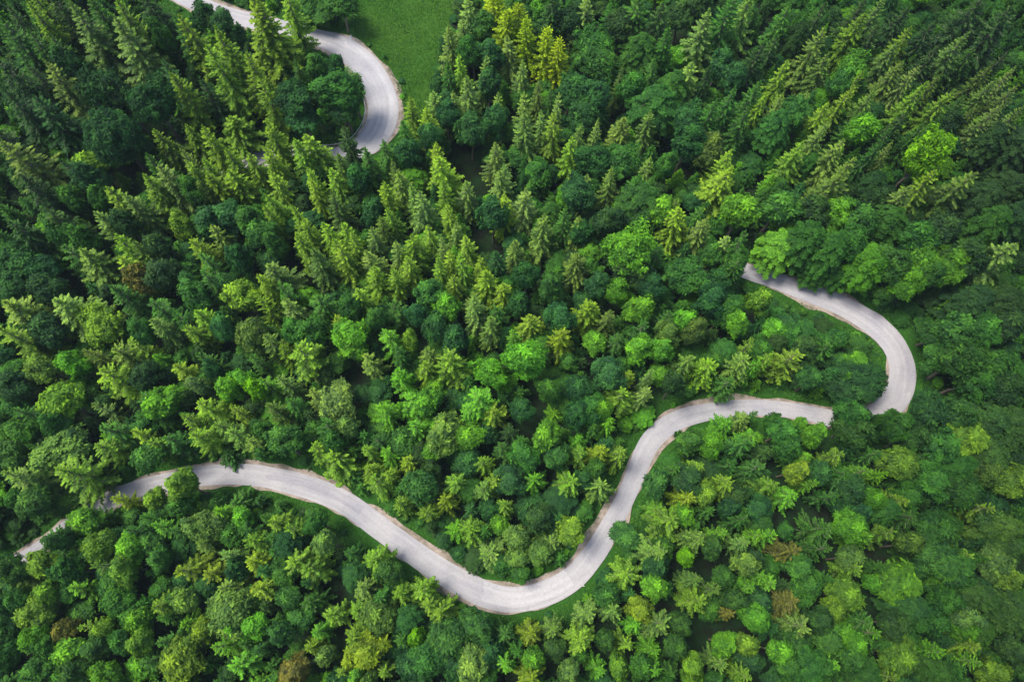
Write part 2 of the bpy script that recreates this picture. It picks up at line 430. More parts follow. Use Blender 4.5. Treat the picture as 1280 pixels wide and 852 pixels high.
# ------------------------------------------------------------------ the trees of the photograph
# per tile: offset, then "x y r kind colour [height]" in quarter pixels from the offset; x y is the tip of a conifer, the middle of a broadleaf crown
TILES = {
(0, 0): """115 0 80 S y 29;250 -40 85 S d 28;345 20 110 S p 31;550 0 100 S y 30;560 110 110 S p 31;110 140 80 S g 28;10 130 110 S g 30;270 180 70 S g 26;215 325 95 S p 29;0 300 95 S d 29;0 450 100 S d 29;170 495 110 S b 28;45 710 115 S p 29;150 330 70 S d 25;840 75 60 S g 27;905 70 80 S y 28;1080 150 95 S y 30;1050 240 90 S y 29;1210 270 80 S y 27;1250 25 110 S y 29;880 370 80 S y 26;795 290 60 S b 24;30 20 70 S d 27;430 -30 90 S g 29;540 640 118 T b 17;740 480 110 B b 17;800 175 50 B g 15;1010 60 60 B b 9;1110 90 62 B b 9;330 300 70 B b 17;470 420 100 B b 17;570 450 90 B d 16;310 790 75 S b 24;740 730 40 B b 10;1000 400 60 S b 22;780 660 68 S y;930 630 65 S y;1000 620 70 S y;1150 595 90 S y;740 790 70 S g;840 690 60 S p;900 745 52 S p;940 805 60 S y;1015 805 62 S y;1130 760 68 S y;1240 775 60 S y;435 800 80 B y;-40 620 100 S d 27;700 -60 90 S d 26;120 -60 80 S y 28""",
(320, 0): """0 45 112 S y 29;115 -60 132 S y 31;12 400 62 S y 24;195 320 48 S g 18;45 620 70 S y;40 730 68 S y;200 705 66 S y;265 665 75 S y;420 645 65 S d;540 760 70 S g;400 770 60 S o;640 705 64 S g;690 815 50 S o;900 720 62 S y;925 780 80 S y;765 485 55 S y;840 550 66 S y;890 470 70 S p;985 470 60 S p;1060 380 66 S p 24;960 130 60 S p 22;1035 90 56 S p 22;1020 270 52 S y;940 315 54 S g;1060 -20 72 S p 24;1130 280 52 S p;1270 190 60 S p;1200 480 52 S p;1200 725 62 S p;1240 810 45 S p;740 600 52 S g;405 310 72 B b 12;310 335 62 B g 12;390 450 108 B g 14;475 440 90 B g 13;190 500 100 B b 14;235 580 84 B b 13;440 545 76 B b 12;330 60 100 B g 11;230 30 84 B g 11;420 20 70 B g 10;1140 130 66 B g;1080 230 62 B g;1180 260 70 B b;1160 420 62 B b;1070 640 72 B b;1200 600 62 B b;760 760 62 B b;1190 -30 72 L Y 24;1250 40 72 L Y 24;860 640 60 B b;950 560 60 B b""",
(640, 0): """50 25 56 L Y 24;80 122 58 L Y 24;172 148 62 L Y 24;232 200 56 L Y 23;200 -40 90 S d 25;45 300 56 S p;70 465 52 S p;130 390 42 S o;230 475 44 S p;70 580 72 S p 24;220 575 66 S y 24;330 600 44 S p;300 685 56 S y;430 600 48 S p;200 450 42 S g;160 550 42 S p;650 -60 95 S g 29;390 -40 80 S p 26;800 130 58 S g 24;980 55 88 S p 27;1090 -10 92 S g 28;1210 -20 74 S p 26;720 280 58 S g;920 290 72 S p 24;560 590 78 S p;705 565 58 S p;690 790 62 S p;1110 450 72 S g 25;1010 520 72 S g 24;1225 410 62 S g 24;1190 540 62 S g 24;1270 460 56 S y;1090 770 72 S y;540 340 36 S o;1000 340 52 S d;410 210 100 B g;430 300 95 B g;290 430 80 B b;400 480 92 B b;345 565 90 B b;320 80 80 B d;560 110 92 B d;590 430 70 B g;720 510 98 W g;880 580 90 B b;1120 360 62 B b;1030 310 62 B b;880 710 82 B b;1000 740 72 B o;550 790 92 B g;400 790 90 B b;780 810 62 B g;850 50 80 B d;945 20 70 B d;1240 240 80 S d 24;640 240 80 W g;800 420 70 W g;760 20 80 S d 24""",
(960, 0): """100 40 76 S g 25;280 150 72 S p 25;480 65 76 S y 25;590 0 72 S p 26;310 285 62 S p;105 330 62 S y;650 205 66 S p;730 140 62 S y;1000 160 82 S p 26;670 320 70 S p;735 335 60 S p;1050 240 60 S g;1190 265 54 S d;1130 340 56 S o;1240 365 62 S p;870 365 54 S o;800 430 72 S y 24;930 445 68 S y 24;545 435 62 S p;215 460 58 S p;80 480 54 S p;310 500 62 S y;480 360 54 S y;410 430 48 S y;980 490 54 S g;1060 525 50 S o;1160 550 72 S p 25;1270 555 72 S p 25;1250 445 58 S p;1140 410 50 S p;180 715 66 S y;370 715 72 S p;420 790 54 S p;630 645 54 S g;650 725 44 S p;560 710 52 S g;1220 50 105 S d 28;1090 -10 105 S d 28;490 -20 72 S d 26;290 20 72 S d 26;790 620 54 S g;300 610 60 S p;430 330 88 B l;470 640 80 B l;830 750 112 B X 20;380 405 66 B g;140 560 60 W g;900 620 60 W d;700 560 60 S d;860 240 70 S d;560 120 64 S d;900 560 50 S g;1180 150 70 S d;40 180 70 S d;160 180 60 W d;40 620 60 W g;480 550 50 S g;1240 700 80 W d;1120 680 70 W d;700 20 70 S d;840 100 70 S d""",
(0, 213): """100 40 90 S d 26;540 100 80 S y 23;630 125 80 S p 22;480 200 80 S p;700 10 80 S y 23;790 5 84 S p 23;380 400 88 S p;285 635 112 S p 24;20 650 112 S p 25;20 800 95 S y 24;1065 290 64 S p;900 260 58 B y;1060 20 80 S y;1150 5 78 S y;560 340 62 S y;590 450 80 S Y;660 370 62 S o;720 325 60 S d;760 745 66 S p;970 690 72 S y;930 765 60 S y;980 345 80 B y;565 570 74 S g;360 140 66 B g;500 120 58 B g;300 300 60 B g;310 370 76 B g;400 340 62 B g;150 340 56 B d;80 450 110 B b;60 540 96 B b;200 480 80 B b;950 80 66 B g;1020 110 46 B o;1120 220 90 B b;1040 265 70 B b;690 550 68 B O;800 510 90 B d;760 660 84 B g;1020 430 76 B g;1020 520 80 B g;950 600 80 B g;880 690 66 B g;480 760 108 B y;220 780 90 B d;240 580 74 B d;700 820 60 B g;640 845 62 B y;1200 620 88 B y;1250 250 62 B g;1250 810 76 B o;450 20 80 B b;790 380 62 B d;1100 780 62 B b;200 190 90 S d 24;60 250 80 S d 24;600 250 60 B d;1180 450 60 B b;1130 540 60 B b""",
(320, 213): """70 0 62 S y;280 65 52 S y;390 20 66 S y;250 -10 54 S y;75 115 60 S y;370 125 56 S o;620 55 58 S y;710 0 66 S p;815 120 68 S p;780 75 54 S p;945 45 54 S y;1045 40 66 S p;960 175 56 S y;1240 100 64 S y 24;1240 -5 62 S p;670 190 54 S y;610 230 52 S o;180 190 56 S y;220 235 52 S y;330 260 60 S y;385 320 54 S y;440 262 56 S y;440 328 48 S y;560 305 56 S p;560 365 66 S p 23;690 355 50 S p;765 335 82 S y 24;740 410 62 S y;860 260 50 S y;270 390 72 S o 23;415 392 66 S y;200 320 62 S y;570 470 62 S y;670 470 54 S y;930 360 44 S p;960 400 54 S y;1020 430 50 S y;910 450 48 S y;1060 320 56 S y;1120 420 54 S y;1160 480 70 S y;1230 550 66 S y;990 260 52 S p;985 520 48 S y;140 640 72 S p;490 580 66 S y;70 470 80 S p;10 510 62 S Y;1090 660 68 S p;1180 735 62 S p;20 290 76 B g;30 180 54 S y;90 370 58 B g;310 640 86 B g;140 580 72 B g;20 650 58 B y;410 740 58 B Y 17;480 690 62 B g;580 720 62 B g;700 680 72 B g;650 790 80 B l;480 805 80 B l;280 800 82 B g;170 790 60 B g;880 620 76 B g;960 680 66 B l;1080 620 62 B p;1200 690 70 B g;890 780 72 B b;990 835 70 B b;40 820 76 B o;770 840 44 B y;1200 400 60 S b;800 710 62 B b;500 40 62 B b;560 200 60 B b;1180 220 70 B b""",
(640, 213): """1135 440 62 S g 15;1105 460 66 B g 10;1010 420 62 B g 12;60 115 76 S p 24;155 250 68 S p 24;25 340 58 S p;270 210 62 S g;350 245 54 S p;335 420 82 S o 20;395 650 82 S y;110 725 78 S y;380 30 54 S p;850 160 48 S o;870 200 78 S y 23;975 240 68 S p;940 165 50 S g;1080 345 66 S p;1160 415 62 S g;1070 -10 92 S y 24;250 815 80 S Y;500 20 58 S p;620 0 62 S g;700 30 50 S g;1240 640 56 B y;20 810 52 B l;1230 835 44 B y;650 150 100 W g;740 210 80 W l;580 390 128 B l 18;740 370 72 B g;470 250 86 B d;200 580 72 B g;525 590 62 B l;490 690 60 B o;645 680 76 B l;650 775 70 B g;870 510 106 B g;860 740 62 B l;790 700 70 B g;780 815 60 B o;920 805 60 B o;1060 700 66 B g;1130 760 52 B l;320 100 92 B b;70 530 62 B b;600 490 100 B d 14;1150 200 90 W l;1180 340 64 B g;250 740 70 B b;1000 650 70 B b;700 590 66 B b;330 310 60 B b;30 660 60 B b;430 560 60 B b;540 810 60 B g;1020 560 60 B b""",
(960, 213): """390 10 92 S p 25;730 55 92 S p 25;850 25 76 S y 25;1030 5 102 S p 26;1235 355 102 S p 26;1110 385 72 S d;60 180 90 W g;80 370 90 W l;200 330 80 W g;350 200 90 W l;470 250 90 W g;330 380 80 W g;520 440 90 W l;430 340 80 W g;620 450 96 W g;780 440 100 W l;740 340 90 W g;860 290 90 W d;900 480 92 W l;700 555 80 B l 12;820 520 84 B g 12;590 605 56 B g 9;990 430 90 W d;1120 240 82 W g;1210 70 90 W d;1080 150 80 W d;960 800 92 B g;1100 780 90 W g;850 810 80 B g;1200 650 100 W d;1230 760 90 W d;1050 650 90 W d;1240 240 84 W d;600 250 84 W g;250 480 66 W g 12;370 500 66 W g 12;30 790 60 B l 8;120 820 56 B g 8;340 840 56 B g 8;50 720 50 B g 5;540 150 80 W d;220 200 80 W d""",
(0, 426): """430 50 72 S o;505 150 102 S y 22;580 40 90 S p;190 130 82 B o;1000 320 78 S y;910 390 62 S y;960 450 82 S y;1100 410 62 S p;1170 440 72 S p;490 500 84 S y;660 470 66 B Y;760 490 76 S y;265 640 122 S y 24;5 690 95 S p 23;1240 490 62 S p;370 120 62 B l;290 300 108 B y;270 420 62 B g;300 540 124 B p;880 110 66 B Y;1010 60 62 B g;990 220 52 B p;1060 140 48 B b;720 280 90 B g;820 310 88 B l;540 420 86 B g;1140 230 56 B l;1215 190 52 B l;1270 235 48 B X;1150 340 52 B y;60 340 64 B g;100 450 72 B g;60 220 80 B d;830 480 72 B g;730 570 80 B g;1130 560 62 B g 8;555 780 90 B Y 9;910 720 85 B y 9;770 800 60 B y 9;900 825 52 B g;1180 800 72 B g 10;1060 805 60 B g 9;470 330 52 B p;330 800 84 B d;150 800 84 B d;1240 60 52 B g;40 560 80 B d;720 160 70 B d""",
(320, 426): """210 40 112 S y 22;130 190 64 S p;560 80 72 S p;840 100 66 S y;980 80 98 S y 21;1110 270 108 S l 22;1190 340 84 S y;390 580 112 S y 16;285 545 66 S y 16;560 640 62 S y;600 690 76 S y;650 650 54 S y;970 690 72 S y;935 790 64 S Y;1130 600 54 S y;1190 680 62 S y;1140 740 62 S p;120 30 58 S y;540 520 50 S y;720 800 54 S y;840 830 52 S y;1250 820 54 S y;715 160 62 B l;1180 160 72 B l;620 330 66 B l;770 280 86 B l;840 320 70 B l;790 420 72 B l;410 290 100 B p;350 410 90 B g;450 430 52 B p;250 250 54 B p;150 300 62 B g;60 320 72 B o;30 440 58 B g;130 510 86 B g 13;380 500 58 B g;640 560 66 B l;755 600 62 B Y;950 460 100 B p;890 540 54 B l;1070 470 72 B l;1250 520 54 B g;810 710 84 B b 12;590 470 54 B g;20 190 62 B l;860 40 62 B p;470 30 72 B l;1140 80 52 B g;700 40 60 B g;40 560 50 B g 8;470 660 60 B g 8""",
(640, 426): """880 80 72 S p 19;990 100 86 S y 17;1160 75 78 S p 18;560 255 78 S y 16;670 240 62 S p 15;280 680 84 S y;450 540 62 S Y;350 550 54 S y;545 560 64 S y 15;450 720 82 S p 15;930 600 66 S y;890 760 72 S Y;1080 700 76 S y;600 150 44 S y;710 150 40 S p;60 80 95 B l 17;640 40 66 B l;750 50 62 B l;170 480 76 B l;180 230 58 B g;340 230 70 B b;480 170 80 B b;400 330 76 B g;320 350 66 B b;450 330 48 B l 13;120 680 72 B l;60 570 70 B g;1240 100 52 B l;820 210 62 B d 13;740 720 72 B b;890 490 66 B g 10;1010 520 62 B l;1080 400 60 B l 11;1170 380 52 B p 10;1230 350 52 B g 10;1180 510 76 B g;820 640 62 B g;1110 610 52 B g;1240 620 62 B g;1220 450 60 B l;740 840 62 B l 10;240 580 60 B b;60 350 60 B b;1100 190 60 S g;960 760 60 B y""",
(960, 426): """432 372 76 B g 9;545 448 44 B g 8;130 65 84 S y 17;310 10 72 S g 16;10 70 54 S y 16;450 200 122 T b 7;225 190 62 B b 10;160 410 70 B l 11;220 460 62 B l 12;80 450 70 B g 11;25 400 52 B g 10;200 560 62 B l;90 540 62 B g;140 640 62 B Y;40 700 62 B y;150 770 72 B l;230 700 44 B l;420 440 90 B d 13;540 400 82 B g 12;360 570 62 B y;540 560 62 B g;670 600 82 B y;400 660 72 B g;500 640 62 B l;530 770 62 B l;690 790 82 B y;830 360 106 W b 13;940 380 84 W b 13;985 480 100 B y;860 510 90 W g;930 600 90 W g;820 690 82 W g;980 740 90 W g;1000 90 110 B g 15;1150 100 100 W g;870 90 82 B g 13;1190 250 90 W d;1120 420 100 W d;1235 420 90 W d;1120 560 90 W d;1230 700 82 W y;1110 640 72 B o;1110 800 72 B y;1030 190 90 W g;350 760 54 B g;420 320 44 B g 9;640 430 70 B g 12;720 480 70 B d""",
(0, 639): """15 262 58 B g 11;20 305 72 B d 14;-20 330 84 B g 14;330 108 66 B g 13;290 140 58 B d 13;440 20 56 B g 12;410 50 72 B l 10;240 130 66 B g 10;220 270 72 B y 11;50 320 82 B o;340 300 72 B g;220 400 62 B y;340 400 62 B l;490 160 72 B y;490 270 72 B o;600 280 76 B y;630 180 72 B l;770 80 62 B l;860 90 54 B g;1040 50 82 B p;960 90 62 B p;640 90 62 B g;320 590 54 B O;190 510 82 B y;180 605 62 B l;400 590 48 B y;510 580 48 B y;680 550 62 B l;580 450 72 B g;760 460 66 B y;930 450 66 B p;840 440 62 B g;600 650 62 B g;700 660 54 B y;250 690 62 B g;350 690 76 B l;110 680 62 B g;800 660 62 B g;700 760 66 B g;520 820 72 B l;900 280 78 S Y;1030 310 74 S Y;1110 370 72 S p;1235 250 74 S Y;1240 140 72 S y;1100 220 62 B p;1140 500 118 W p;1000 590 58 B Y;930 650 62 B o;905 740 100 B Y;1080 680 58 B l;1170 760 90 B l;80 440 54 B g;960 160 62 B o;20 720 62 B g;190 780 72 B g;1262 385 54 S Y;450 690 62 B d;380 790 62 B d;40 560 62 B b;20 470 60 B b""",
(320, 639): """190 240 100 S y;265 285 86 S y;30 385 84 S Y;170 90 62 B y;350 160 62 B p;580 260 82 B y;460 200 48 B g;520 390 72 S p;700 420 64 S y;810 390 82 B y;370 520 68 S y;250 690 58 B Y;280 610 54 B l;460 625 64 S y;800 630 48 B X;610 540 90 B o;550 700 90 B Y;700 640 62 B g;190 800 92 B O;500 820 58 B l;850 470 62 S y;910 510 82 S y;950 650 100 W g;860 720 90 B g;1100 560 90 B b 11;1080 780 90 B p;1240 620 62 B g;1240 770 72 B l;1060 85 76 S y 14;1170 200 80 B p 9;150 430 62 B b;250 450 72 B g;50 120 62 B g;80 50 62 B y;300 60 62 B g;350 720 48 B p;400 800 54 B y;620 800 62 B y;560 845 50 B o;120 620 62 B b;600 440 60 B g;480 510 62 B y;660 300 60 B d""",
(640, 639): """20 110 62 B p 9;80 150 62 B p 8;200 150 66 B p 8;290 90 66 B y 9;130 205 62 B p 7;30 225 62 B p 7;570 130 92 B b 10;800 45 92 S y;730 195 92 S p;930 135 78 S p;870 230 48 B X;600 310 84 S y;710 380 66 B l;520 500 72 S p;640 490 58 B Y;750 570 82 B p;370 520 68 S p;360 650 80 S y;580 665 58 S y;710 685 58 S l;215 595 62 S p;80 625 68 S Y;110 740 54 B l;90 825 78 S Y;290 800 58 B p;430 800 58 B l;540 790 62 B y;740 790 62 B l;640 790 62 B g;900 770 54 B y;920 345 54 S p;930 440 82 B y;1030 390 62 B o;1070 110 54 B l;1180 150 58 B p;1160 40 58 B g;1250 110 54 B l;1200 360 54 B l;1170 260 54 B p;1110 520 44 B O;1220 540 68 B l;1060 660 72 B l;1180 650 62 B y;1060 755 64 S p;1180 815 62 S y;1265 335 56 S l;840 560 60 B d;480 420 60 B g;820 680 60 B d;470 640 50 B d;1000 180 60 B d;1120 440 60 B d""",
(960, 639): """40 345 60 S l;150 200 82 B O;130 460 72 B O;210 565 84 S p;50 700 66 B l;310 80 82 B g;420 70 82 B l;510 120 72 B l;400 230 62 B p;300 180 62 B g;480 300 72 B y;650 350 98 B l;830 90 96 B g;720 40 82 B g;630 120 62 B y;700 165 62 B o;870 250 100 W g;940 290 84 W g;1150 260 106 B p;1200 350 72 B y;1020 220 72 B y;400 410 82 B y;330 490 62 B y;500 560 90 B g;560 620 72 B l;450 660 62 B l;660 720 92 B y;870 700 72 B l;1010 550 76 B p;980 590 54 B l;1070 660 82 B y;1060 750 62 B l;1140 790 62 B y;820 530 82 W g;720 480 72 W b;200 770 82 W g;350 790 72 B l;280 790 62 B g;1230 690 72 W d;900 450 72 W g;1200 100 82 W o;1140 50 72 W d;1250 500 90 W d;850 800 72 W g;640 825 62 B y;40 130 54 B l;1240 180 70 W d;1080 440 80 W d;620 560 70 W d""",
}

# ------------------------------------------------------------------ road centre lines in photo pixels with the width there
ROAD_UP = [(150, -60, 24), (190, -30, 24), (225, -6, 24), (262, 11, 24), (300, 23, 24), (350, 35, 25), (395, 47.5, 27), (420, 55, 30), (440, 67, 34), (459, 86, 37), (474, 112, 38),
           (480, 137, 38), (475, 160, 37), (463, 177, 34), (445, 190, 28), (420, 196, 24), (395, 196, 22), (350, 196, 22), (300, 205, 22), (250, 225, 22)]
ROAD_LOW = [(888, 322, 20), (905, 329, 20), (940, 342, 21), (975, 353, 22), (1008, 366, 24), (1040, 377, 26), (1065, 389, 28), (1090, 404, 30), (1109, 420, 31),
            (1121, 438, 32), (1128, 462, 33), (1124, 490, 33), (1108, 511, 31), (1085, 524, 27), (1060, 527, 24), (1035, 522, 22), (1000, 514, 20), (960, 510, 20), (925, 510, 21), (890, 514, 22),
            (865, 519, 24), (845, 526, 25), (825, 539, 26), (811, 554, 26), (803, 569, 25), (797, 586, 24), (788, 608, 23), (777, 632, 24), (763, 657, 25), (744, 690, 28), (716, 722, 30),
            (680, 742, 31), (645, 749, 31), (612, 744, 31), (570, 724, 30), (532, 700, 30), (494, 673, 29), (464, 651, 28), (434, 629, 27), (395, 612, 27), (345, 598, 26), (300, 592, 26), (250, 595, 25),
            (200, 605, 25), (160, 616, 24), (117, 634, 22), (85, 656, 19), (52, 683, 16), (25, 698, 16), (-20, 722, 16), (-70, 745, 16)]


def smooth_line(pts):
    W = []
    for px, py, w in pts:
        p, t = at(px, py)
        W.append((p[0], p[1], w * t / F))
    W = np.array(W)
    out = []
    for i in range(len(W) - 1):
        p0, p1, p2, p3 = W[max(i - 1, 0)], W[i], W[i + 1], W[min(i + 2, len(W) - 1)]
        n = max(2, int(np.hypot(*(p2 - p1)[:2]) / 0.6))
        for k in range(n):
            u = k / n
            out.append(0.5 * (2 * p1 + (p2 - p0) * u + (2 * p0 - 5 * p1 + 4 * p2 - p3) * u * u + (3 * p1 - p0 - 3 * p2 + p3) * u ** 3))
    out.append(W[-1])
    A = np.array(out)
    for _ in range(6):
        A[1:-1] = 0.25 * A[:-2] + 0.5 * A[1:-1] + 0.25 * A[2:]
    return A


RU, RL = smooth_line(ROAD_UP), smooth_line(ROAD_LOW)
RALL = np.concatenate([RU, RL])


def road_gap(x, y):
    """metres from the road's edge (negative: on it)"""
    d = np.hypot(RALL[:, 0] - x, RALL[:, 1] - y) - RALL[:, 2] / 2
    return float(d.min())


# pieces of road that the photograph shows, in pixels
VIS = np.array([(x, y, w) for x, y, w in ROAD_UP if (x < 300 and y < 30) or (395 <= x and y < 180)] + [p for p in ROAD_LOW if p[0] >= 940 or p[1] > 500])


def vis_dense(line):
    o = []
    for x, y, w in line:
        u, v = proj(x, y, float(terrain(x, y)))
        o.append((u, v))
    return np.array(o)


PU, PL = vis_dense(RU), vis_dense(RL)
keep_u = ((PU[:, 0] < 230) & (PU[:, 1] < 24)) | ((PU[:, 0] > 398) & (PU[:, 1] < 180))
keep_l = (PL[:, 0] > 955) & (PL[:, 1] < 420) | (PL[:, 1] > 420)
keep_l &= ~((PL[:, 0] > 1030) & (PL[:, 0] < 1098) & (PL[:, 1] > 503))
keep_l &= ~(PL[:, 0] < 166) & ~((PL[:, 0] > 188) & (PL[:, 0] < 260) & (PL[:, 1] > 560))
VISPX = np.concatenate([PU[keep_u], PL[keep_l]])

MEADOW = [(418, -80), (432, -20), (436, 20), (446, 48), (470, 70), (492, 100), (503, 135), (503, 168), (520, 168), (532, 158), (542, 138), (546, 100), (549, 60), (562, 30), (572, 10), (578, -30), (584, -80)]


def in_poly(x, y, poly):
    c = False
    j = len(poly) - 1
    for i in range(len(poly)):
        xi, yi = poly[i][0], poly[i][1]
        xj, yj = poly[j][0], poly[j][1]
        if (yi > y) != (yj > y) and x < (xj - xi) * (y - yi) / (yj - yi) + xi:
            c = not c
        j = i
    return c


MEADOW_W = [at(px, py)[0][:2] for px, py in MEADOW]

# ------------------------------------------------------------------ ground
dense = np.arange(-150, 151, 1.0)
outer = np.array([165, 190, 230, 300, 420, 600, 900, 1400])
xs = np.concatenate([-outer[::-1], dense, outer])
ys = xs + 40.0
GX, GY = np.meshgrid(xs, ys)
GZ = terrain(GX, GY)
gx, gy = GX.ravel(), GY.ravel()
near = (np.abs(gx) < 140) & (gy > -70) & (gy < 170)
gap = np.full(len(gx), 50.0)
for i in range(0, len(RALL), 2):
    d = np.hypot(gx - RALL[i, 0], gy - RALL[i, 1]) - RALL[i, 2] / 2
    gap = np.minimum(gap, d)
mead = np.zeros(len(gx))
mw = np.array(MEADOW_W)
bx0, by0, bx1, by1 = mw[:, 0].min(), mw[:, 1].min(), mw[:, 0].max(), mw[:, 1].max()
for i in np.nonzero((gx > bx0) & (gx < bx1) & (gy > by0) & (gy < by1))[0]:
    mead[i] = 1.0 if in_poly(gx[i], gy[i], MEADOW_W) else 0.0
verge = np.clip(1.0 - (gap - 1.2) / 4.0, 0, 1)
# the road bed lies a little below the ribbon that is laid on it
gz = GZ.ravel() - np.where(gap < 0.8, 0.10, 0.0)
nx, ny = len(xs), len(ys)
idx = np.arange(nx * ny).reshape(ny, nx)
gf = np.stack([idx[:-1, :-1], idx[:-1, 1:], idx[1:, 1:], idx[1:, :-1]], -1).reshape(-1, 4)

m, nt, nd, lk = new_mat("forest_floor")
tc = N(nd, 'ShaderNodeTexCoord')
n1 = N(nd, 'ShaderNodeTexNoise'); n1.inputs['Scale'].default_value = 0.35; n1.inputs['Detail'].default_value = 8
n2 = N(nd, 'ShaderNodeTexNoise'); n2.inputs['Scale'].default_value = 2.6; n2.inputs['Detail'].default_value = 8; n2.inputs['Roughness'].default_value = 0.7
n3 = N(nd, 'ShaderNodeTexNoise'); n3.inputs['Scale'].default_value = 0.11; n3.inputs['Detail'].default_value = 5
for n in (n1, n2, n3):
    lk.new(tc.outputs['Object'], n.inputs['Vector'])
rp = N(nd, 'ShaderNodeValToRGB'); lk.new(n1.outputs['Fac'], rp.inputs[0])
rp.color_ramp.elements[0].position = 0.4; rp.color_ramp.elements[0].color = (0.013, 0.018, 0.010, 1)
rp.color_ramp.elements[1].position = 0.62; rp.color_ramp.elements[1].color = (0.014, 0.040, 0.012, 1)
floor_c = rp.outputs[0]
rg = N(nd, 'ShaderNodeValToRGB'); lk.new(n2.outputs['Fac'], rg.inputs[0])
rg.color_ramp.elements[0].position = 0.3; rg.color_ramp.elements[0].color = (0.020, 0.075, 0.010, 1)
rg.color_ramp.elements[1].position = 0.72; rg.color_ramp.elements[1].color = (0.040, 0.135, 0.016, 1)
rm = N(nd, 'ShaderNodeValToRGB'); lk.new(n3.outputs['Fac'], rm.inputs[0])
rm.color_ramp.elements[0].position = 0.35; rm.color_ramp.elements[0].color = (0.036, 0.125, 0.015, 1)
rm.color_ramp.elements[1].position = 0.68; rm.color_ramp.elements[1].color = (0.064, 0.150, 0.020, 1)
grain = N(nd, 'ShaderNodeValToRGB'); lk.new(n2.outputs['Fac'], grain.inputs[0])
grain.color_ramp.elements[0].position = 0.25; grain.color_ramp.elements[0].color = (0.72, 0.76, 0.7, 1)
grain.color_ramp.elements[1].position = 0.75; grain.color_ramp.elements[1].color = (1.25, 1.2, 1.1, 1)
mead_c = mixc(nd, lk, 1.0, rm.outputs[0], grain.outputs[0], 'MULTIPLY')
av = N(nd, 'ShaderNodeAttribute', attribute_name='verge').outputs['Fac']
am = N(nd, 'ShaderNodeAttribute', attribute_name='meadow').outputs['Fac']
c = mixc(nd, lk, av, floor_c, rg.outputs[0])
c = mixc(nd, lk, am, c, mead_c)
bs = N(nd, 'ShaderNodeBsdfPrincipled'); lk.new(c, bs.inputs['Base Color']); bs.inputs['Roughness'].default_value = 0.95
bs.inputs['Specular IOR Level'].default_value = 0.1
bp = N(nd, 'ShaderNodeBump'); bp.inputs['Strength'].default_value = 0.8; bp.inputs['Distance'].default_value = 0.4
lk.new(n2.outputs['Fac'], bp.inputs['Height']); lk.new(bp.outputs[0], bs.inputs['Normal'])
out = N(nd, 'ShaderNodeOutputMaterial'); lk.new(bs.outputs[0], out.inputs['Surface'])
FLOOR = m
me = mesh_from("ground_mesh", np.column_stack([gx, gy, gz]), gf, FLOOR, {'verge': verge, 'meadow': mead}, smooth=True)
ground = bpy.data.objects.new("ground", me)
COL.objects.link(ground)
ground['kind'] = 'structure'


# ------------------------------------------------------------------ road ribbons
def ribbon(line, offs, lift, jitter=0.0, seed=0, taper=True):
    """offs: list of functions (half width)->offset, or plain multipliers of half width plus metres"""
    r = np.random.default_rng(seed)
    P = line[:, :2]
    T = np.gradient(P, axis=0)
    T /= np.linalg.norm(T, axis=1)[:, None]
    Nn = np.stack([-T[:, 1], T[:, 0]], 1)
    hw = line[:, 2] / 2
    dist = np.concatenate([[0], np.cumsum(np.linalg.norm(np.diff(P, axis=0), axis=1))])
    k = len(offs)
    V, U = [], []
    jn = [None] * k
    for j in (0, k - 1):
        a = r.normal(0, 1, len(P))
        for _ in range(3):
            a = np.convolve(a, np.ones(3) / 3, 'same')[:len(P)]
        b = r.normal(0, 1, len(P))
        for _ in range(4):
            b = np.convolve(b, np.ones(9) / 9, 'same')[:len(P)]
        jn[j] = jitter * (a * 1.0 + b * 3.0)
    for i in range(len(P)):
        for j, (mul, add) in enumerate(offs):
            o = mul * hw[i] + add + (jn[j][i] if jn[j] is not None else 0)
            x, y = P[i] + Nn[i] * o
            V.append((x, y, float(terrain(x, y)) + lift))
            U.append((o, dist[i]))
    n = len(P)
    Fc = [(i * k + j, i * k + j + 1, (i + 1) * k + j + 1, (i + 1) * k + j) for i in range(n - 1) for j in range(k - 1)]
    Fc = [f[::-1] for f in Fc]
    return np.array(V), np.array(Fc), np.array(U), dist


def road_object(name, V, Fc, U, mat):
    me = mesh_from(name + "_mesh", V, Fc, mat, {'across': U[:, 0], 'along': U[:, 1]}, smooth=True)
    o = bpy.data.objects.new(name, me)
    COL.objects.link(o)
    o['kind'] = 'structure'
    return o


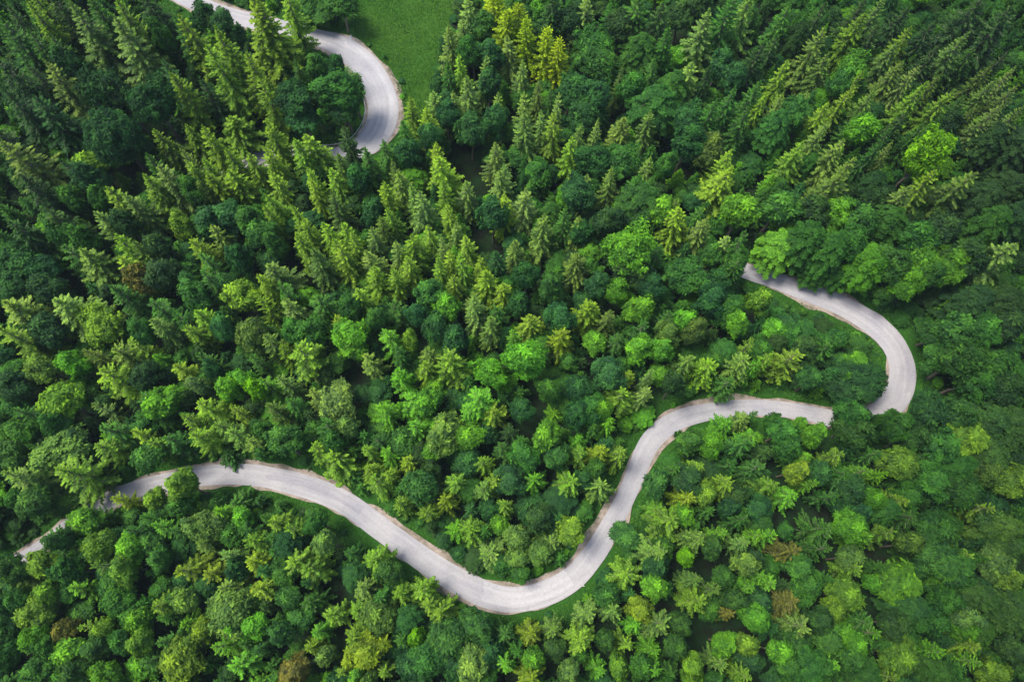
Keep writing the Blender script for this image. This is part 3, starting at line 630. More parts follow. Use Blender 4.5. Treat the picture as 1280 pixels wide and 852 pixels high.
def asphalt(name, c_lo, c_hi, wheel=True):
    m, nt, nd, lk = new_mat(name)
    ac = N(nd, 'ShaderNodeAttribute', attribute_name='across').outputs['Fac']
    al = N(nd, 'ShaderNodeAttribute', attribute_name='along').outputs['Fac']
    cx = N(nd, 'ShaderNodeCombineXYZ')
    sc = N(nd, 'ShaderNodeMath', operation='MULTIPLY'); sc.inputs[1].default_value = 0.05
    lk.new(al, sc.inputs[0]); lk.new(ac, cx.inputs[0]); lk.new(sc.outputs[0], cx.inputs[1])
    streak = N(nd, 'ShaderNodeTexNoise'); streak.inputs['Scale'].default_value = 2.2; streak.inputs['Detail'].default_value = 5
    lk.new(cx.outputs[0], streak.inputs['Vector'])
    tc = N(nd, 'ShaderNodeTexCoord')
    big = N(nd, 'ShaderNodeTexNoise'); big.inputs['Scale'].default_value = 0.16; big.inputs['Detail'].default_value = 4
    fine = N(nd, 'ShaderNodeTexNoise'); fine.inputs['Scale'].default_value = 3.0; fine.inputs['Detail'].default_value = 9; fine.inputs['Roughness'].default_value = 0.75
    lk.new(tc.outputs['Object'], big.inputs['Vector']); lk.new(tc.outputs['Object'], fine.inputs['Vector'])
    r1 = N(nd, 'ShaderNodeValToRGB'); lk.new(streak.outputs['Fac'], r1.inputs[0])
    r1.color_ramp.elements[0].position = 0.3; r1.color_ramp.elements[0].color = (*c_lo, 1)
    r1.color_ramp.elements[1].position = 0.68; r1.color_ramp.elements[1].color = (*c_hi, 1)
    r2 = N(nd, 'ShaderNodeValToRGB'); lk.new(big.outputs['Fac'], r2.inputs[0])
    r2.color_ramp.elements[0].position = 0.38; r2.color_ramp.elements[0].color = (0.90, 0.905, 0.92, 1)
    r2.color_ramp.elements[1].position = 0.6; r2.color_ramp.elements[1].color = (1.06, 1.05, 1.03, 1)
    c = mixc(nd, lk, 1.0, r1.outputs[0], r2.outputs[0], 'MULTIPLY')
    r3 = N(nd, 'ShaderNodeValToRGB'); lk.new(fine.outputs['Fac'], r3.inputs[0])
    r3.color_ramp.elements[0].position = 0.3; r3.color_ramp.elements[0].color = (0.86, 0.86, 0.86, 1)
    r3.color_ramp.elements[1].position = 0.7; r3.color_ramp.elements[1].color = (1.1, 1.1, 1.1, 1)
    c = mixc(nd, lk, 1.0, c, r3.outputs[0], 'MULTIPLY')
    # wheel tracks: two bands a little over a metre from the middle, and leaf stain along the edges
    ab = N(nd, 'ShaderNodeMath', operation='ABSOLUTE'); lk.new(ac, ab.inputs[0])
    wob = N(nd, 'ShaderNodeMath', operation='MULTIPLY_ADD'); lk.new(big.outputs['Fac'], wob.inputs[0]); wob.inputs[1].default_value = 1.4; lk.new(ab.outputs[0], wob.inputs[2])
    r5 = N(nd, 'ShaderNodeValToRGB'); sc5 = N(nd, 'ShaderNodeMath', operation='MULTIPLY'); sc5.inputs[1].default_value = 0.25
    lk.new(wob.outputs[0], sc5.inputs[0]); lk.new(sc5.outputs[0], r5.inputs[0])
    cr5 = r5.color_ramp
    cr5.elements[0].position = 0.18; cr5.elements[0].color = (0.95, 0.95, 0.96, 1)
    cr5.elements[1].position = 0.86; cr5.elements[1].color = (0.84, 0.83, 0.80, 1)
    for ps_, v_ in ((0.36, 1.05), (0.45, 0.97), (0.60, 1.03)):
        e5 = cr5.elements.new(ps_); e5.color = (v_, v_, v_, 1)
    c = mixc(nd, lk, 1.0, c, r5.outputs[0], 'MULTIPLY')
    # fine cracks
    vo = N(nd, 'ShaderNodeTexVoronoi', feature='DISTANCE_TO_EDGE'); vo.inputs['Scale'].default_value = 0.17
    wv = N(nd, 'ShaderNodeVectorMath', operation='ADD')
    lk.new(tc.outputs['Object'], wv.inputs[0]); lk.new(fine.outputs['Color'], wv.inputs[1]); lk.new(wv.outputs[0], vo.inputs['Vector'])
    warp = N(nd, 'ShaderNodeTexNoise'); warp.inputs['Scale'].default_value = 0.5; warp.inputs['Detail'].default_value = 6
    lk.new(tc.outputs['Object'], warp.inputs['Vector'])
    wm = N(nd, 'ShaderNodeVectorMath', operation='MULTIPLY_ADD'); wm.inputs[1].default_value = (7, 7, 7)
    lk.new(warp.outputs['Color'], wm.inputs[0]); lk.new(tc.outputs['Object'], wm.inputs[2]); lk.new(wm.outputs[0], vo.inputs['Vector'])
    r4 = N(nd, 'ShaderNodeValToRGB'); lk.new(vo.outputs['Distance'], r4.inputs[0])
    r4.color_ramp.elements[0].position = 0.006; r4.color_ramp.elements[0].color = (0.90, 0.90, 0.91, 1)
    r4.color_ramp.elements[1].position = 0.022; r4.color_ramp.elements[1].color = (1, 1, 1, 1)
    c = mixc(nd, lk, 1.0, c, r4.outputs[0], 'MULTIPLY')
    bs = N(nd, 'ShaderNodeBsdfPrincipled'); lk.new(c, bs.inputs['Base Color']); bs.inputs['Roughness'].default_value = 0.85
    bs.inputs['Specular IOR Level'].default_value = 0.2
    bp = N(nd, 'ShaderNodeBump'); bp.inputs['Strength'].default_value = 0.25; bp.inputs['Distance'].default_value = 0.05
    lk.new(fine.outputs['Fac'], bp.inputs['Height']); lk.new(bp.outputs[0], bs.inputs['Normal'])
    out = N(nd, 'ShaderNodeOutputMaterial'); lk.new(bs.outputs[0], out.inputs['Surface'])
    return m


def gravel_mat():
    m, nt, nd, lk = new_mat("gravel")
    tc = N(nd, 'ShaderNodeTexCoord')
    n1 = N(nd, 'ShaderNodeTexNoise'); n1.inputs['Scale'].default_value = 0.7; n1.inputs['Detail'].default_value = 8
    n2 = N(nd, 'ShaderNodeTexNoise'); n2.inputs['Scale'].default_value = 9; n2.inputs['Detail'].default_value = 6
    lk.new(tc.outputs['Object'], n1.inputs['Vector']); lk.new(tc.outputs['Object'], n2.inputs['Vector'])
    r1 = N(nd, 'ShaderNodeValToRGB'); lk.new(n1.outputs['Fac'], r1.inputs[0])
    r1.color_ramp.elements[0].position = 0.34; r1.color_ramp.elements[0].color = (0.17, 0.145, 0.10, 1)
    r1.color_ramp.elements[1].position = 0.6; r1.color_ramp.elements[1].color = (0.38, 0.31, 0.255, 1)
    r2 = N(nd, 'ShaderNodeValToRGB'); lk.new(n2.outputs['Fac'], r2.inputs[0])
    r2.color_ramp.elements[0].position = 0.3; r2.color_ramp.elements[0].color = (0.7, 0.7, 0.7, 1)
    r2.color_ramp.elements[1].position = 0.7; r2.color_ramp.elements[1].color = (1.15, 1.15, 1.15, 1)
    c = mixc(nd, lk, 1.0, r1.outputs[0], r2.outputs[0], 'MULTIPLY')
    bs = N(nd, 'ShaderNodeBsdfPrincipled'); lk.new(c, bs.inputs['Base Color']); bs.inputs['Roughness'].default_value = 0.95
    bp = N(nd, 'ShaderNodeBump'); bp.inputs['Strength'].default_value = 0.6; bp.inputs['Distance'].default_value = 0.08
    lk.new(n2.outputs['Fac'], bp.inputs['Height']); lk.new(bp.outputs[0], bs.inputs['Normal'])
    out = N(nd, 'ShaderNodeOutputMaterial'); lk.new(bs.outputs[0], out.inputs['Surface'])
    return m


ASPH = asphalt("asphalt", (0.350, 0.340, 0.350), (0.405, 0.393, 0.403))
PATCH = asphalt("asphalt_repair", (0.31, 0.30, 0.32), (0.36, 0.35, 0.37))
PALE = asphalt("asphalt_pale", (0.41, 0.398, 0.406), (0.46, 0.447, 0.455))
GRAV = gravel_mat()
across = [(-1, 0), (-0.75, 0), (-0.5, 0), (-0.25, 0), (0, 0), (0.25, 0), (0.5, 0), (0.75, 0), (1, 0)]
shoulder = [(-1, -0.44), (-0.9, 0), (-0.4, 0), (0, 0), (0.4, 0), (0.9, 0), (1, 0.44)]
for line, nm, sd in ((RU, "upper_road", 1), (RL, "lower_road", 2)):
    V, Fc, U, _ = ribbon(line, shoulder, 0.045, 0.42, sd)
    road_object(nm.replace("road", "road_gravel_shoulder"), V, Fc, U, GRAV)
    V, Fc, U, _ = ribbon(line, across, 0.095, 0.05, sd + 10)
    road_object(nm, V, Fc, U, ASPH)


def road_patch(line, px, py, length, m0, m1, mat, name, lift, seed):
    """repair or worn stretch that follows the road between the multipliers m0..m1 of its half width"""
    p, _ = at(px, py)
    i = int(np.argmin(np.hypot(line[:, 0] - p[0], line[:, 1] - p[1])))
    n = max(3, int(length / 0.6))
    seg = line[max(0, i - n // 2): i + n // 2 + 1]
    k = np.linspace(m0, m1, 5)
    V, Fc, U, _ = ribbon(seg, [(q, 0) for q in k], lift, 0.14, seed)
    # ragged ends
    r = np.random.default_rng(seed)
    T = seg[-1, :2] - seg[-2, :2]
    V[:5, :2] -= r.uniform(0, 1.3, 5)[:, None] * T / np.linalg.norm(T)
    V[-5:, :2] += r.uniform(0, 1.3, 5)[:, None] * T / np.linalg.norm(T)
    road_object(name, V, Fc, U, mat)


road_patch(RL, 1086, 400, 4.5, 0.05, 0.93, PATCH, "road_patch", 0.100, 3)
road_patch(RL, 1066, 388, 3.0, 0.1, 0.8, PATCH, "road_patch", 0.100, 4)
road_patch(RL, 1124, 452, 9.0, 0.35, 0.95, PATCH, "road_patch", 0.100, 5)
road_patch(RL, 663, 747, 14.0, -0.93, 0.6, PALE, "road_patch", 0.100, 6)
road_patch(RL, 400, 614, 16.0, -0.6, 0.2, PATCH, "road_patch", 0.100, 7)
road_patch(RU, 470, 105, 22.0, 0.35, 0.95, PALE, "road_patch", 0.100, 8)


# ------------------------------------------------------------------ guard rail on the inner side of the upper bend
def metal_mat():
    m, nt, nd, lk = new_mat("galvanised_steel")
    tc = N(nd, 'ShaderNodeTexCoord')
    n1 = N(nd, 'ShaderNodeTexNoise'); n1.inputs['Scale'].default_value = 4
    lk.new(tc.outputs['Object'], n1.inputs['Vector'])
    c = mixc(nd, lk, n1.outputs['Fac'], (0.32, 0.35, 0.33), (0.5, 0.53, 0.5))
    bs = N(nd, 'ShaderNodeBsdfPrincipled'); lk.new(c, bs.inputs['Base Color'])
    bs.inputs['Metallic'].default_value = 0.35; bs.inputs['Roughness'].default_value = 0.55
    out = N(nd, 'ShaderNodeOutputMaterial'); lk.new(bs.outputs[0], out.inputs['Surface'])
    return m


STEEL = metal_mat()
P = RU[:, :2]
T = np.gradient(P, axis=0); T /= np.linalg.norm(T, axis=1)[:, None]
Nn = np.stack([-T[:, 1], T[:, 0]], 1)
pu = vis_dense(RU)
ia = int(np.argmin(np.hypot(pu[:, 0] - 476, pu[:, 1] - 116)))
ib = int(np.argmin(np.hypot(pu[:, 0] - 402, pu[:, 1] - 197)))
rail_pts = []
side = 1.0
ctr = np.array(at(440, 140)[0][:2])
if np.dot(ctr - P[ia], Nn[ia]) < 0:
    side = -1.0
for i in range(ia, ib + 1):
    rail_pts.append(P[i] + Nn[i] * side * (RU[i, 2] / 2 + 0.45))
rail_pts = np.array(rail_pts)
root = bpy.data.objects.new("guardrail", None)
root.location = (*rail_pts[0], float(terrain(*rail_pts[0])))
COL.objects.link(root)
root['label'] = "thin grey steel guardrail curving along the inner edge of the upper road bend"
root['category'] = "guardrail"
O = np.array(root.location)
prof = [(0.0, 0.42), (0.05, 0.47), (0.0, 0.55), (0.05, 0.63), (0.0, 0.72), (-0.05, 0.72), (-0.02, 0.55), (-0.05, 0.42)]
V, Fc = [], []
k = len(prof)
for i, p in enumerate(rail_pts):
    t = rail_pts[min(i + 1, len(rail_pts) - 1)] - rail_pts[max(i - 1, 0)]
    t /= np.linalg.norm(t)
    n = np.array([-t[1], t[0]])
    g = float(terrain(*p))
    for a, b in prof:
        V.append((p[0] + n[0] * a - O[0], p[1] + n[1] * a - O[1], g + b - O[2]))
for i in range(len(rail_pts) - 1):
    for j in range(k):
        Fc.append((i * k + j, i * k + (j + 1) % k, (i + 1) * k + (j + 1) % k, (i + 1) * k + j))
o = bpy.data.objects.new("rail", mesh_from("rail_mesh", V, Fc, STEEL)); COL.objects.link(o); o.parent = root
acc, last = 0, None
for i, p in enumerate(rail_pts):
    if last is not None and np.linalg.norm(p - last) < 2.0:
        continue
    last = p
    g = float(terrain(*p))
    x, y, z = p[0] - O[0], p[1] - O[1], g - O[2]
    a, b = 0.06, 0.68
    vv = [(x + sx * a, y + sy * a, z + h) for h in (-0.3, b) for sx, sy in ((-1, -1), (1, -1), (1, 1), (-1, 1))]
    ff = [(0, 1, 5, 4), (1, 2, 6, 5), (2, 3, 7, 6), (3, 0, 4, 7), (4, 5, 6, 7), (3, 2, 1, 0)]
    o = bpy.data.objects.new("post", mesh_from("post_mesh", vv, ff, STEEL)); COL.objects.link(o); o.parent = root

# ------------------------------------------------------------------ place the trees
DEF_H = {'S': 13.5, 'B': 13.0, 'W': 14.0, 'L': 15.0, 'T': 12.0, 'F': 12.5}
trees = []
for (ox, oy), txt in TILES.items():
    for ent in txt.split(';'):
        e = ent.split()
        px, py, r4 = ox + float(e[0]) / 4, oy + float(e[1]) / 4, float(e[2]) / 4
        kd, cl = e[3], e[4]
        if kd == 'S' and py > 400 or (kd == 'B' and cl in 'ylpgYoO' and py > 250 and not (px > 960 and py < 560) and r4 < 23 and (int(px * 7 + py * 13) % 100) < 58):
            kd = 'F'
        if kd == 'W' and int(px) % 2:
            kd = 'B'
        H = float(e[5]) if len(e) > 5 else DEF_H[kd] * (0.82 if py > 560 else 0.92 if py > 430 else 1.0) * random.uniform(0.93, 1.07)
        conifer = kd in 'SLF'
        if conifer and len(e) > 5:
            H *= 0.63
        best = None
        for q in (1, 0.9, 1.1, 0.8, 1.2, 0.7, 1.3, 0.6, 1.45, 0.5, 0.4, 1.6):
            h = H * q
            p, t = at(px, py, h * (0.985 if conifer else 0.74))
            g = road_gap(p[0], p[1])
            inm = in_poly(p[0], p[1], MEADOW_W)
            sc_ = g if not inm else -1
            if best is None or sc_ > best[0]:
                best = (sc_, h, p, t)
            if sc_ > 1.0:
                break
        sc_, h, p, t = best
        if sc_ < 0.3:
            continue
        R = r4 * t / F
        if kd == 'B' and R > 3.0:
            kd = 'G'
        trees.append(dict(px=px, py=py, r=r4, kind=kd, col=cl, H=h, R=R * (1.58 if kd in 'SL' else 1.36 if kd == 'F' else 1.14), x=float(p[0]), y=float(p[1])))
print("TREES", len(trees), {k: sum(1 for q in trees if q['kind'] == k) for k in 'SLFBWT'})

# individuals: the 300 largest of each kind; the rest joins the understorey mass
GROUPKIND = {'S': 'S', 'L': 'L', 'F': 'F', 'B': 'B', 'W': 'B', 'T': 'B', 'G': 'B'}
for gk in 'SBF':
    lst = sorted([q for q in trees if GROUPKIND[q['kind']] == gk], key=lambda q: -q['r'])
    for q in lst[300:]:
        q['mass'] = True

# a crown may overhang the road's edge, but not hide the stretches that the photograph shows
def shows(q, f):
    z = float(terrain(q['x'], q['y'])) + q['H'] * f
    a, b = proj(q['x'], q['y'], z)
    if q['kind'] in 'SLF':
        wd = q['R'] * (1 - f) ** 0.65
    else:
        wd = q['R'] * (1.25 if q['kind'] == 'W' else 1.0) * math.sqrt(max(0, 1 - ((f - 0.66) / 0.36) ** 2))
    return np.hypot(VISPX[:, 0] - a, VISPX[:, 1] - b).min() - wd * F / (CAM_H - z)


for q in trees:
    for it in range(8):
        bad = min(shows(q, f) for f in (0.35, 0.5, 0.65, 0.8, 0.95))
        if bad > 3:
            break
        q['R'] *= 0.9
        if it % 2:
            h2 = q['H'] * 0.93
            p, t = at(q['px'], q['py'], h2 * (0.985 if q['kind'] in 'SLF' else 0.74))
            if road_gap(p[0], p[1]) > 0.8:
                q['H'], q['x'], q['y'] = h2, float(p[0]), float(p[1])
    else:
        print('OVER ROAD', q['kind'], q['px'], q['py'], round(bad, 1))

# ---- labels: first the trees that stand out by themselves, then look + neighbour, at last the place in the photo
STAND = [
    (1167, 187, 'vivid lime broadleaf crown glowing among the dark conifers at the upper right', 'the vivid lime crown'),
    (135, 160, 'round dome-shaped blue-green broadleaf standing in a gap between big spruces', 'the round-domed broadleaf'),
    (1072, 476, 'dark dome-shaped broadleaf bush tucked inside the right-hand hairpin', 'the dark dome in the hairpin'),
    (785, 310, 'very broad bright green broadleaf, the largest crown above the middle of the wood', 'the broadest bright green crown'),
    (907, 210, 'yellow-green spruce with long drooping boughs over a dark gap', 'the drooping-bough spruce'),
    (139, 621, 'golden yellow bushy tree overhanging the lower road near its left end', 'the yellow roadside tree'),
    (522, 603, 'blue-green leafy tree leaning over the upper edge of the lower road', 'the leafy tree over the road'),
    (782, 671, 'dark blue-green tree bulging over the outer edge of the lower road', 'the dark tree bulging over the road'),
    (1122, 726, 'bright leafy green crown standing out in the dark lower right wood', 'the bright lower right crown'),
    (172, 350, 'rust-tinged broadleaf crown in the left part of the wood', 'the rust-tinged crown'),
    (997, 689, 'rusty broadleaf crown with orange twigs below the right part of the road', 'the rusty crown with orange twigs'),
    (723, 318, 'olive-brown squat spruce with a seed-laden rounded top', 'the olive-brown squat spruce'),
    (702, 417, 'golden-tipped star-shaped conifer in the middle of the wood', 'the golden star conifer'),
]
# the six golden larches, told apart by their place in the clump
LARCH = ['golden larch at the left tip of the yellow clump above the forest', 'golden larch at the top of the yellow clump, touching the upper frame',
         'golden larch heading the middle of the yellow clump', 'golden larch in the middle of the yellow clump, below its head',
         'golden larch at the right of the yellow clump, rounded top', 'golden larch lowest and rightmost in the yellow clump']
PLACES = [
    (475, 112, 62, 'the upper road bend'), (235, 5, 60, 'the road at the top edge'), (520, 80, 70, 'the grass clearing'), (545, 150, 50, 'the grass clearing'),
    (1125, 460, 62, 'the right-hand hairpin'), (1020, 372, 60, 'the road leading into the hairpin'), (1085, 405, 50, 'the road leading into the hairpin'),
    (930, 512, 62, 'the road between hairpin and S-bend'), (1000, 515, 50, 'the road between hairpin and S-bend'), (820, 545, 58, 'the S-bend'),
    (785, 620, 55, 'the road under the S-bend'), (745, 690, 55, 'the lowest road bend'), (650, 748, 68, 'the lowest road bend'),
    (520, 690, 62, 'the slanting lower road'), (430, 628, 60, 'the slanting lower road'), (300, 592, 65, 'the arched lower road'), (205, 604, 60, 'the arched lower road'),
    (60, 680, 62, "the lower road's shaded left end"), (130, 628, 50, "the lower road's shaded left end"),
]


def side_of(dx, dy):
    """where a thing at offset dx, dy (photo pixels, y down) lies from something"""
    if abs(dx) > 2.2 * abs(dy):
        return 'left of' if dx < 0 else 'right of'
    if abs(dy) > 2.2 * abs(dx):
        return 'above' if dy < 0 else 'below'
    return ('above' if dy < 0 else 'below') + (' and left of' if dx < 0 else ' and right of')


ind = [q for q in trees if not q.get('mass')]
qs = {}
for g_ in ('S', 'F', 'B', 'L'):
    rr_ = sorted(q['r'] for q in ind if GROUPKIND[q['kind']] == g_)
    if rr_:
        qs[g_] = (rr_[len(rr_) // 4], rr_[min(len(rr_) - 1, len(rr_) * 3 // 4)])
used = set()
lar = sorted([q for q in ind if q['kind'] == 'L'], key=lambda q: (q['px'], q['py']))
for q in ind:
    q['label'] = None
order_l = {0: 2, 1: 0}
for i, q in enumerate(lar):
    q['label'] = LARCH[i] if i < len(LARCH) else None
    used.add(q['label'])
for x, y, lab, short in STAND:
    c_ = min((q for q in ind if not q['label']), key=lambda q: (q['px'] - x) ** 2 + (q['py'] - y) ** 2)
    if math.hypot(c_['px'] - x, c_['py'] - y) < 10:
        c_['label'] = lab
        used.add(lab)
NOUN = {'S': 'spruce', 'F': 'star-topped fir', 'B': 'broadleaf', 'W': 'broadleaf', 'T': 'broadleaf', 'G': 'broadleaf', 'L': 'larch'}
for q in sorted(ind, key=lambda q: -q['r']):
    if q['label']:
        continue
    lo, hi = qs[GROUPKIND[q['kind']]]
    size = 'big ' if q['r'] > hi else 'small ' if q['r'] < lo else ''
    look = size + CNAME[q['col']] + ' ' + NOUN[q['kind']]
    lab = None
    for x, y, _, short in STAND:
        d_ = math.hypot(q['px'] - x, q['py'] - y)
        if d_ < 62:
            t_ = look + ' next to and ' + side_of(q['px'] - x, q['py'] - y) + ' ' + short
            if t_ not in used:
                lab = t_
                break
    if lab is None:
        across_, down_ = round(q['px'] / 12.8), round((q['py'] + (6 if q['kind'] in 'SF' else 0)) / 8.52)
        across_, down_ = max(0, min(100, across_)), max(0, min(100, down_))
        pl = [(math.hypot(q['px'] - x, q['py'] - y), x, y, n_) for x, y, r_, n_ in PLACES if math.hypot(q['px'] - x, q['py'] - y) < r_]
        where = ''
        if pl:
            _, x, y, n_ = min(pl)
            where = ' ' + side_of(q['px'] - x, q['py'] - y) + ' ' + n_ + ','
        lab = '%s%s at %d%% across, %d%% down' % (look, where or ' in the wood', across_, down_)
        if lab in used:
            lab = '%s%s at %.1f%% across, %.1f%% down' % (look, where or ' in the wood', q['px'] / 12.8, q['py'] / 8.52)
    if len(lab.replace('-', ' ').replace('.', ' ').split()) > 16:
        lab = '%s at %d%% across, %d%% down the wood' % (look, across_, down_)
        if lab in used:
            lab = '%s at %.1f%% across, %.1f%% down' % (look, q['px'] / 12.8, q['py'] / 8.52)
    used.add(lab)
    q['label'] = lab


KNAME = {'S': ('spruce_tree', 'spruce tree', 'spruces of the forest'), 'L': ('larch_tree', 'larch tree', 'golden larches above the clearing'),
         'F': ('fir_tree', 'fir tree', 'star-topped firs of the forest'),
         'B': ('broadleaf_tree', 'broadleaf tree', 'broadleaf trees of the forest')}


def vignette_dim(px, py):
    """lens vignette painted into the leaf colour: upper left, right and lower right dimmed"""
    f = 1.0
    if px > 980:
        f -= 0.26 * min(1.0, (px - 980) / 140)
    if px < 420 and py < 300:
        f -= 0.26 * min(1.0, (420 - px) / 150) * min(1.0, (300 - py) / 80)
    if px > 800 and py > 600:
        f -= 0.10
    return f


def jitter_col(c, seed, vignette=1.0):
    r = np.random.default_rng(seed)
    f = r.uniform(0.86, 1.16) * vignette  # random leaf tone, times the vignette darkening painted into the colour
    return (c[0] * f * r.uniform(0.9, 1.12), c[1] * f, c[2] * f * r.uniform(0.85, 1.2), 1.0)


protos = {}
for i, q in enumerate(trees):
    kd = q['kind']
    var = (i * 7 + int(q['px'])) % len(TEMPL[kd])
    q['var'] = var
    q['tint'] = jitter_col(PAL[q['col']] if kd != 'L' else (0.190, 0.315, 0.018), i, vignette_dim(q['px'], q['py']))
    hh, rr = (SP_H, SP_R) if kd in 'SLF' else (BR_H, BR_R)
    ax = random.uniform(0.86, 1.16)
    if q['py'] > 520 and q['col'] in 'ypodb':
        q['tint'] = tuple(0.68 * a_ + 0.32 * b_ * vignette_dim(q['px'], q['py']) for a_, b_ in zip(q['tint'], (0.060, 0.170, 0.024, 1.0)))
    q['scale'] = (q['R'] / rr * ax, q['R'] / rr / ax, q['H'] / hh)
    q['rot'] = random.uniform(0, 6.283)
    if q.get('mass'):
        continue
    nm, cat, grp = KNAME[GROUPKIND[kd]]
    root = bpy.data.objects.new(nm, None)
    root.empty_display_size = 0.5
    root.location = (q['x'], q['y'], float(terrain(q['x'], q['y'])) - 0.05)
    root.rotation_euler = (random.gauss(0, 0.03), random.gauss(0, 0.03), q['rot'])
    root.scale = q['scale']
    COL.objects.link(root)
    root['label'] = q.get('label', '')
    root['category'] = cat
    root['group'] = grp
    key = (kd, var)
    if key not in protos:
        cr = bpy.data.objects.new("crown", TEMPL[kd][var][0])
        tr = bpy.data.objects.new("trunk", TEMPL[kd][var][1])
        protos[key] = (cr, tr)
    else:
        cr, tr = protos[key][0].copy(), protos[key][1].copy()
    for o in (cr, tr):
        COL.objects.link(o)
        o.parent = root
    cr.color = q['tint']

# ------------------------------------------------------------------ understorey and woods past the frame: one mass each, scattered by geometry nodes
mass_col = bpy.data.collections.new("tree_models")
mass_list = []
for kd in ('S', 'B', 'W', 'F'):
    for v, (cm, tm) in enumerate(TEMPL[kd]):
        if v > 2:
            continue
        me = cm.copy()
        me.materials.clear()
        me.materials.append(LEAF_MASS)
        o = bpy.data.objects.new("model_%02d_%s" % (len(mass_list), kd), me)
        mass_col.objects.link(o)
        mass_list.append((kd, v))
MI = {kv: i for i, kv in enumerate(mass_list)}


def scatter(name, pts):
    """pts: list of (x, y, z, scale3, rot, model index, tint)"""
    me = bpy.data.meshes.new(name + "_points")
    me.vertices.add(len(pts))
    me.vertices.foreach_set('co', np.array([p[:3] for p in pts], dtype=np.float32).ravel())
    a = me.attributes.new('scl', 'FLOAT_VECTOR', 'POINT'); a.data.foreach_set('vector', np.array([p[3] for p in pts], dtype=np.float32).ravel())
    a = me.attributes.new('rot', 'FLOAT_VECTOR', 'POINT'); a.data.foreach_set('vector', np.array([(0, 0, p[4]) for p in pts], dtype=np.float32).ravel())
    a = me.attributes.new('vid', 'INT', 'POINT'); a.data.foreach_set('value', np.array([p[5] for p in pts], dtype=np.int32))
    a = me.attributes.new('tint', 'FLOAT_COLOR', 'POINT'); a.data.foreach_set('color', np.array([p[6] for p in pts], dtype=np.float32).ravel())
    o = bpy.data.objects.new(name, me)
    COL.objects.link(o)
    o['kind'] = 'stuff'
    ng = bpy.data.node_groups.new(name + "_scatter", 'GeometryNodeTree')
    ng.interface.new_socket('Geometry', in_out='INPUT', socket_type='NodeSocketGeometry')
    ng.interface.new_socket('Geometry', in_out='OUTPUT', socket_type='NodeSocketGeometry')
    nd, lk = ng.nodes, ng.links
    gi, go = nd.new('NodeGroupInput'), nd.new('NodeGroupOutput')
    ci = nd.new('GeometryNodeCollectionInfo')
    ci.inputs['Collection'].default_value = mass_col
    ci.inputs['Separate Children'].default_value = True
    ci.inputs['Reset Children'].default_value = True
    ip = nd.new('GeometryNodeInstanceOnPoints')
    ip.inputs['Pick Instance'].default_value = True

    def na(attr, typ):
        n = nd.new('GeometryNodeInputNamedAttribute')
        n.data_type = typ
        n.inputs['Name'].default_value = attr
        return next(s for s in n.outputs if s.enabled and s.name == 'Attribute')
    lk.new(gi.outputs[0], ip.inputs['Points'])
    lk.new(ci.outputs[0], ip.inputs['Instance'])
    lk.new(na('vid', 'INT'), ip.inputs['Instance Index'])
    e2r = nd.new('FunctionNodeEulerToRotation')
    lk.new(na('rot', 'FLOAT_VECTOR'), e2r.inputs[0])
    lk.new(e2r.outputs[0], ip.inputs['Rotation'])
    lk.new(na('scl', 'FLOAT_VECTOR'), ip.inputs['Scale'])
    lk.new(ip.outputs[0], go.inputs[0])
    md = o.modifiers.new("scatter", 'NODES')
    md.node_group = ng
    return o


TX = np.array([q['x'] for q in trees]); TY = np.array([q['y'] for q in trees]); TR = np.array([q['R'] for q in trees])
under, beyond = [], []
for q in trees:
    if q.get('mass'):
        kd = q['kind'] if q['kind'] in 'SBWF' else 'B'
        under.append((q['x'], q['y'], float(terrain(q['x'], q['y'])), q['scale'], q['rot'], MI[(kd, q['var'] % 3)], q['tint']))
placed = []
# openings in the canopy where the photograph looks down on shaded ground: no fill there
OPEN = [(575, 205, 20), (600, 225, 16), (612, 292, 16), (630, 330, 12), (662, 521, 17), (690, 590, 12), (1170, 486, 20), (828, 22, 18), (937, 60, 18), (178, 152, 18), (200, 190, 14), (175, 731, 14),
        (420, 719, 16), (870, 794, 16), (885, 704, 14), (1010, 650, 16), (1110, 764, 18), (175, 398, 16), (375, 348, 14), (515, 378, 12), (775, 130, 12), (835, 180, 12), (30, 290, 20), (60, 470, 14), (120, 395, 14),
        (1115, 690, 14), (1280, 690, 14), (915, 120, 12), (330, 150, 12), (265, 140, 14), (640, 760, 0)]
cell = {}


def far_enough(x, y, d):
    cx, cy = int(x // 3), int(y // 3)
    for i in range(cx - 2, cx + 3):
        for j in range(cy - 2, cy + 3):
            for (a, b, r) in cell.get((i, j), ()):
                if (a - x) ** 2 + (b - y) ** 2 < d * d:
                    return False
    return True


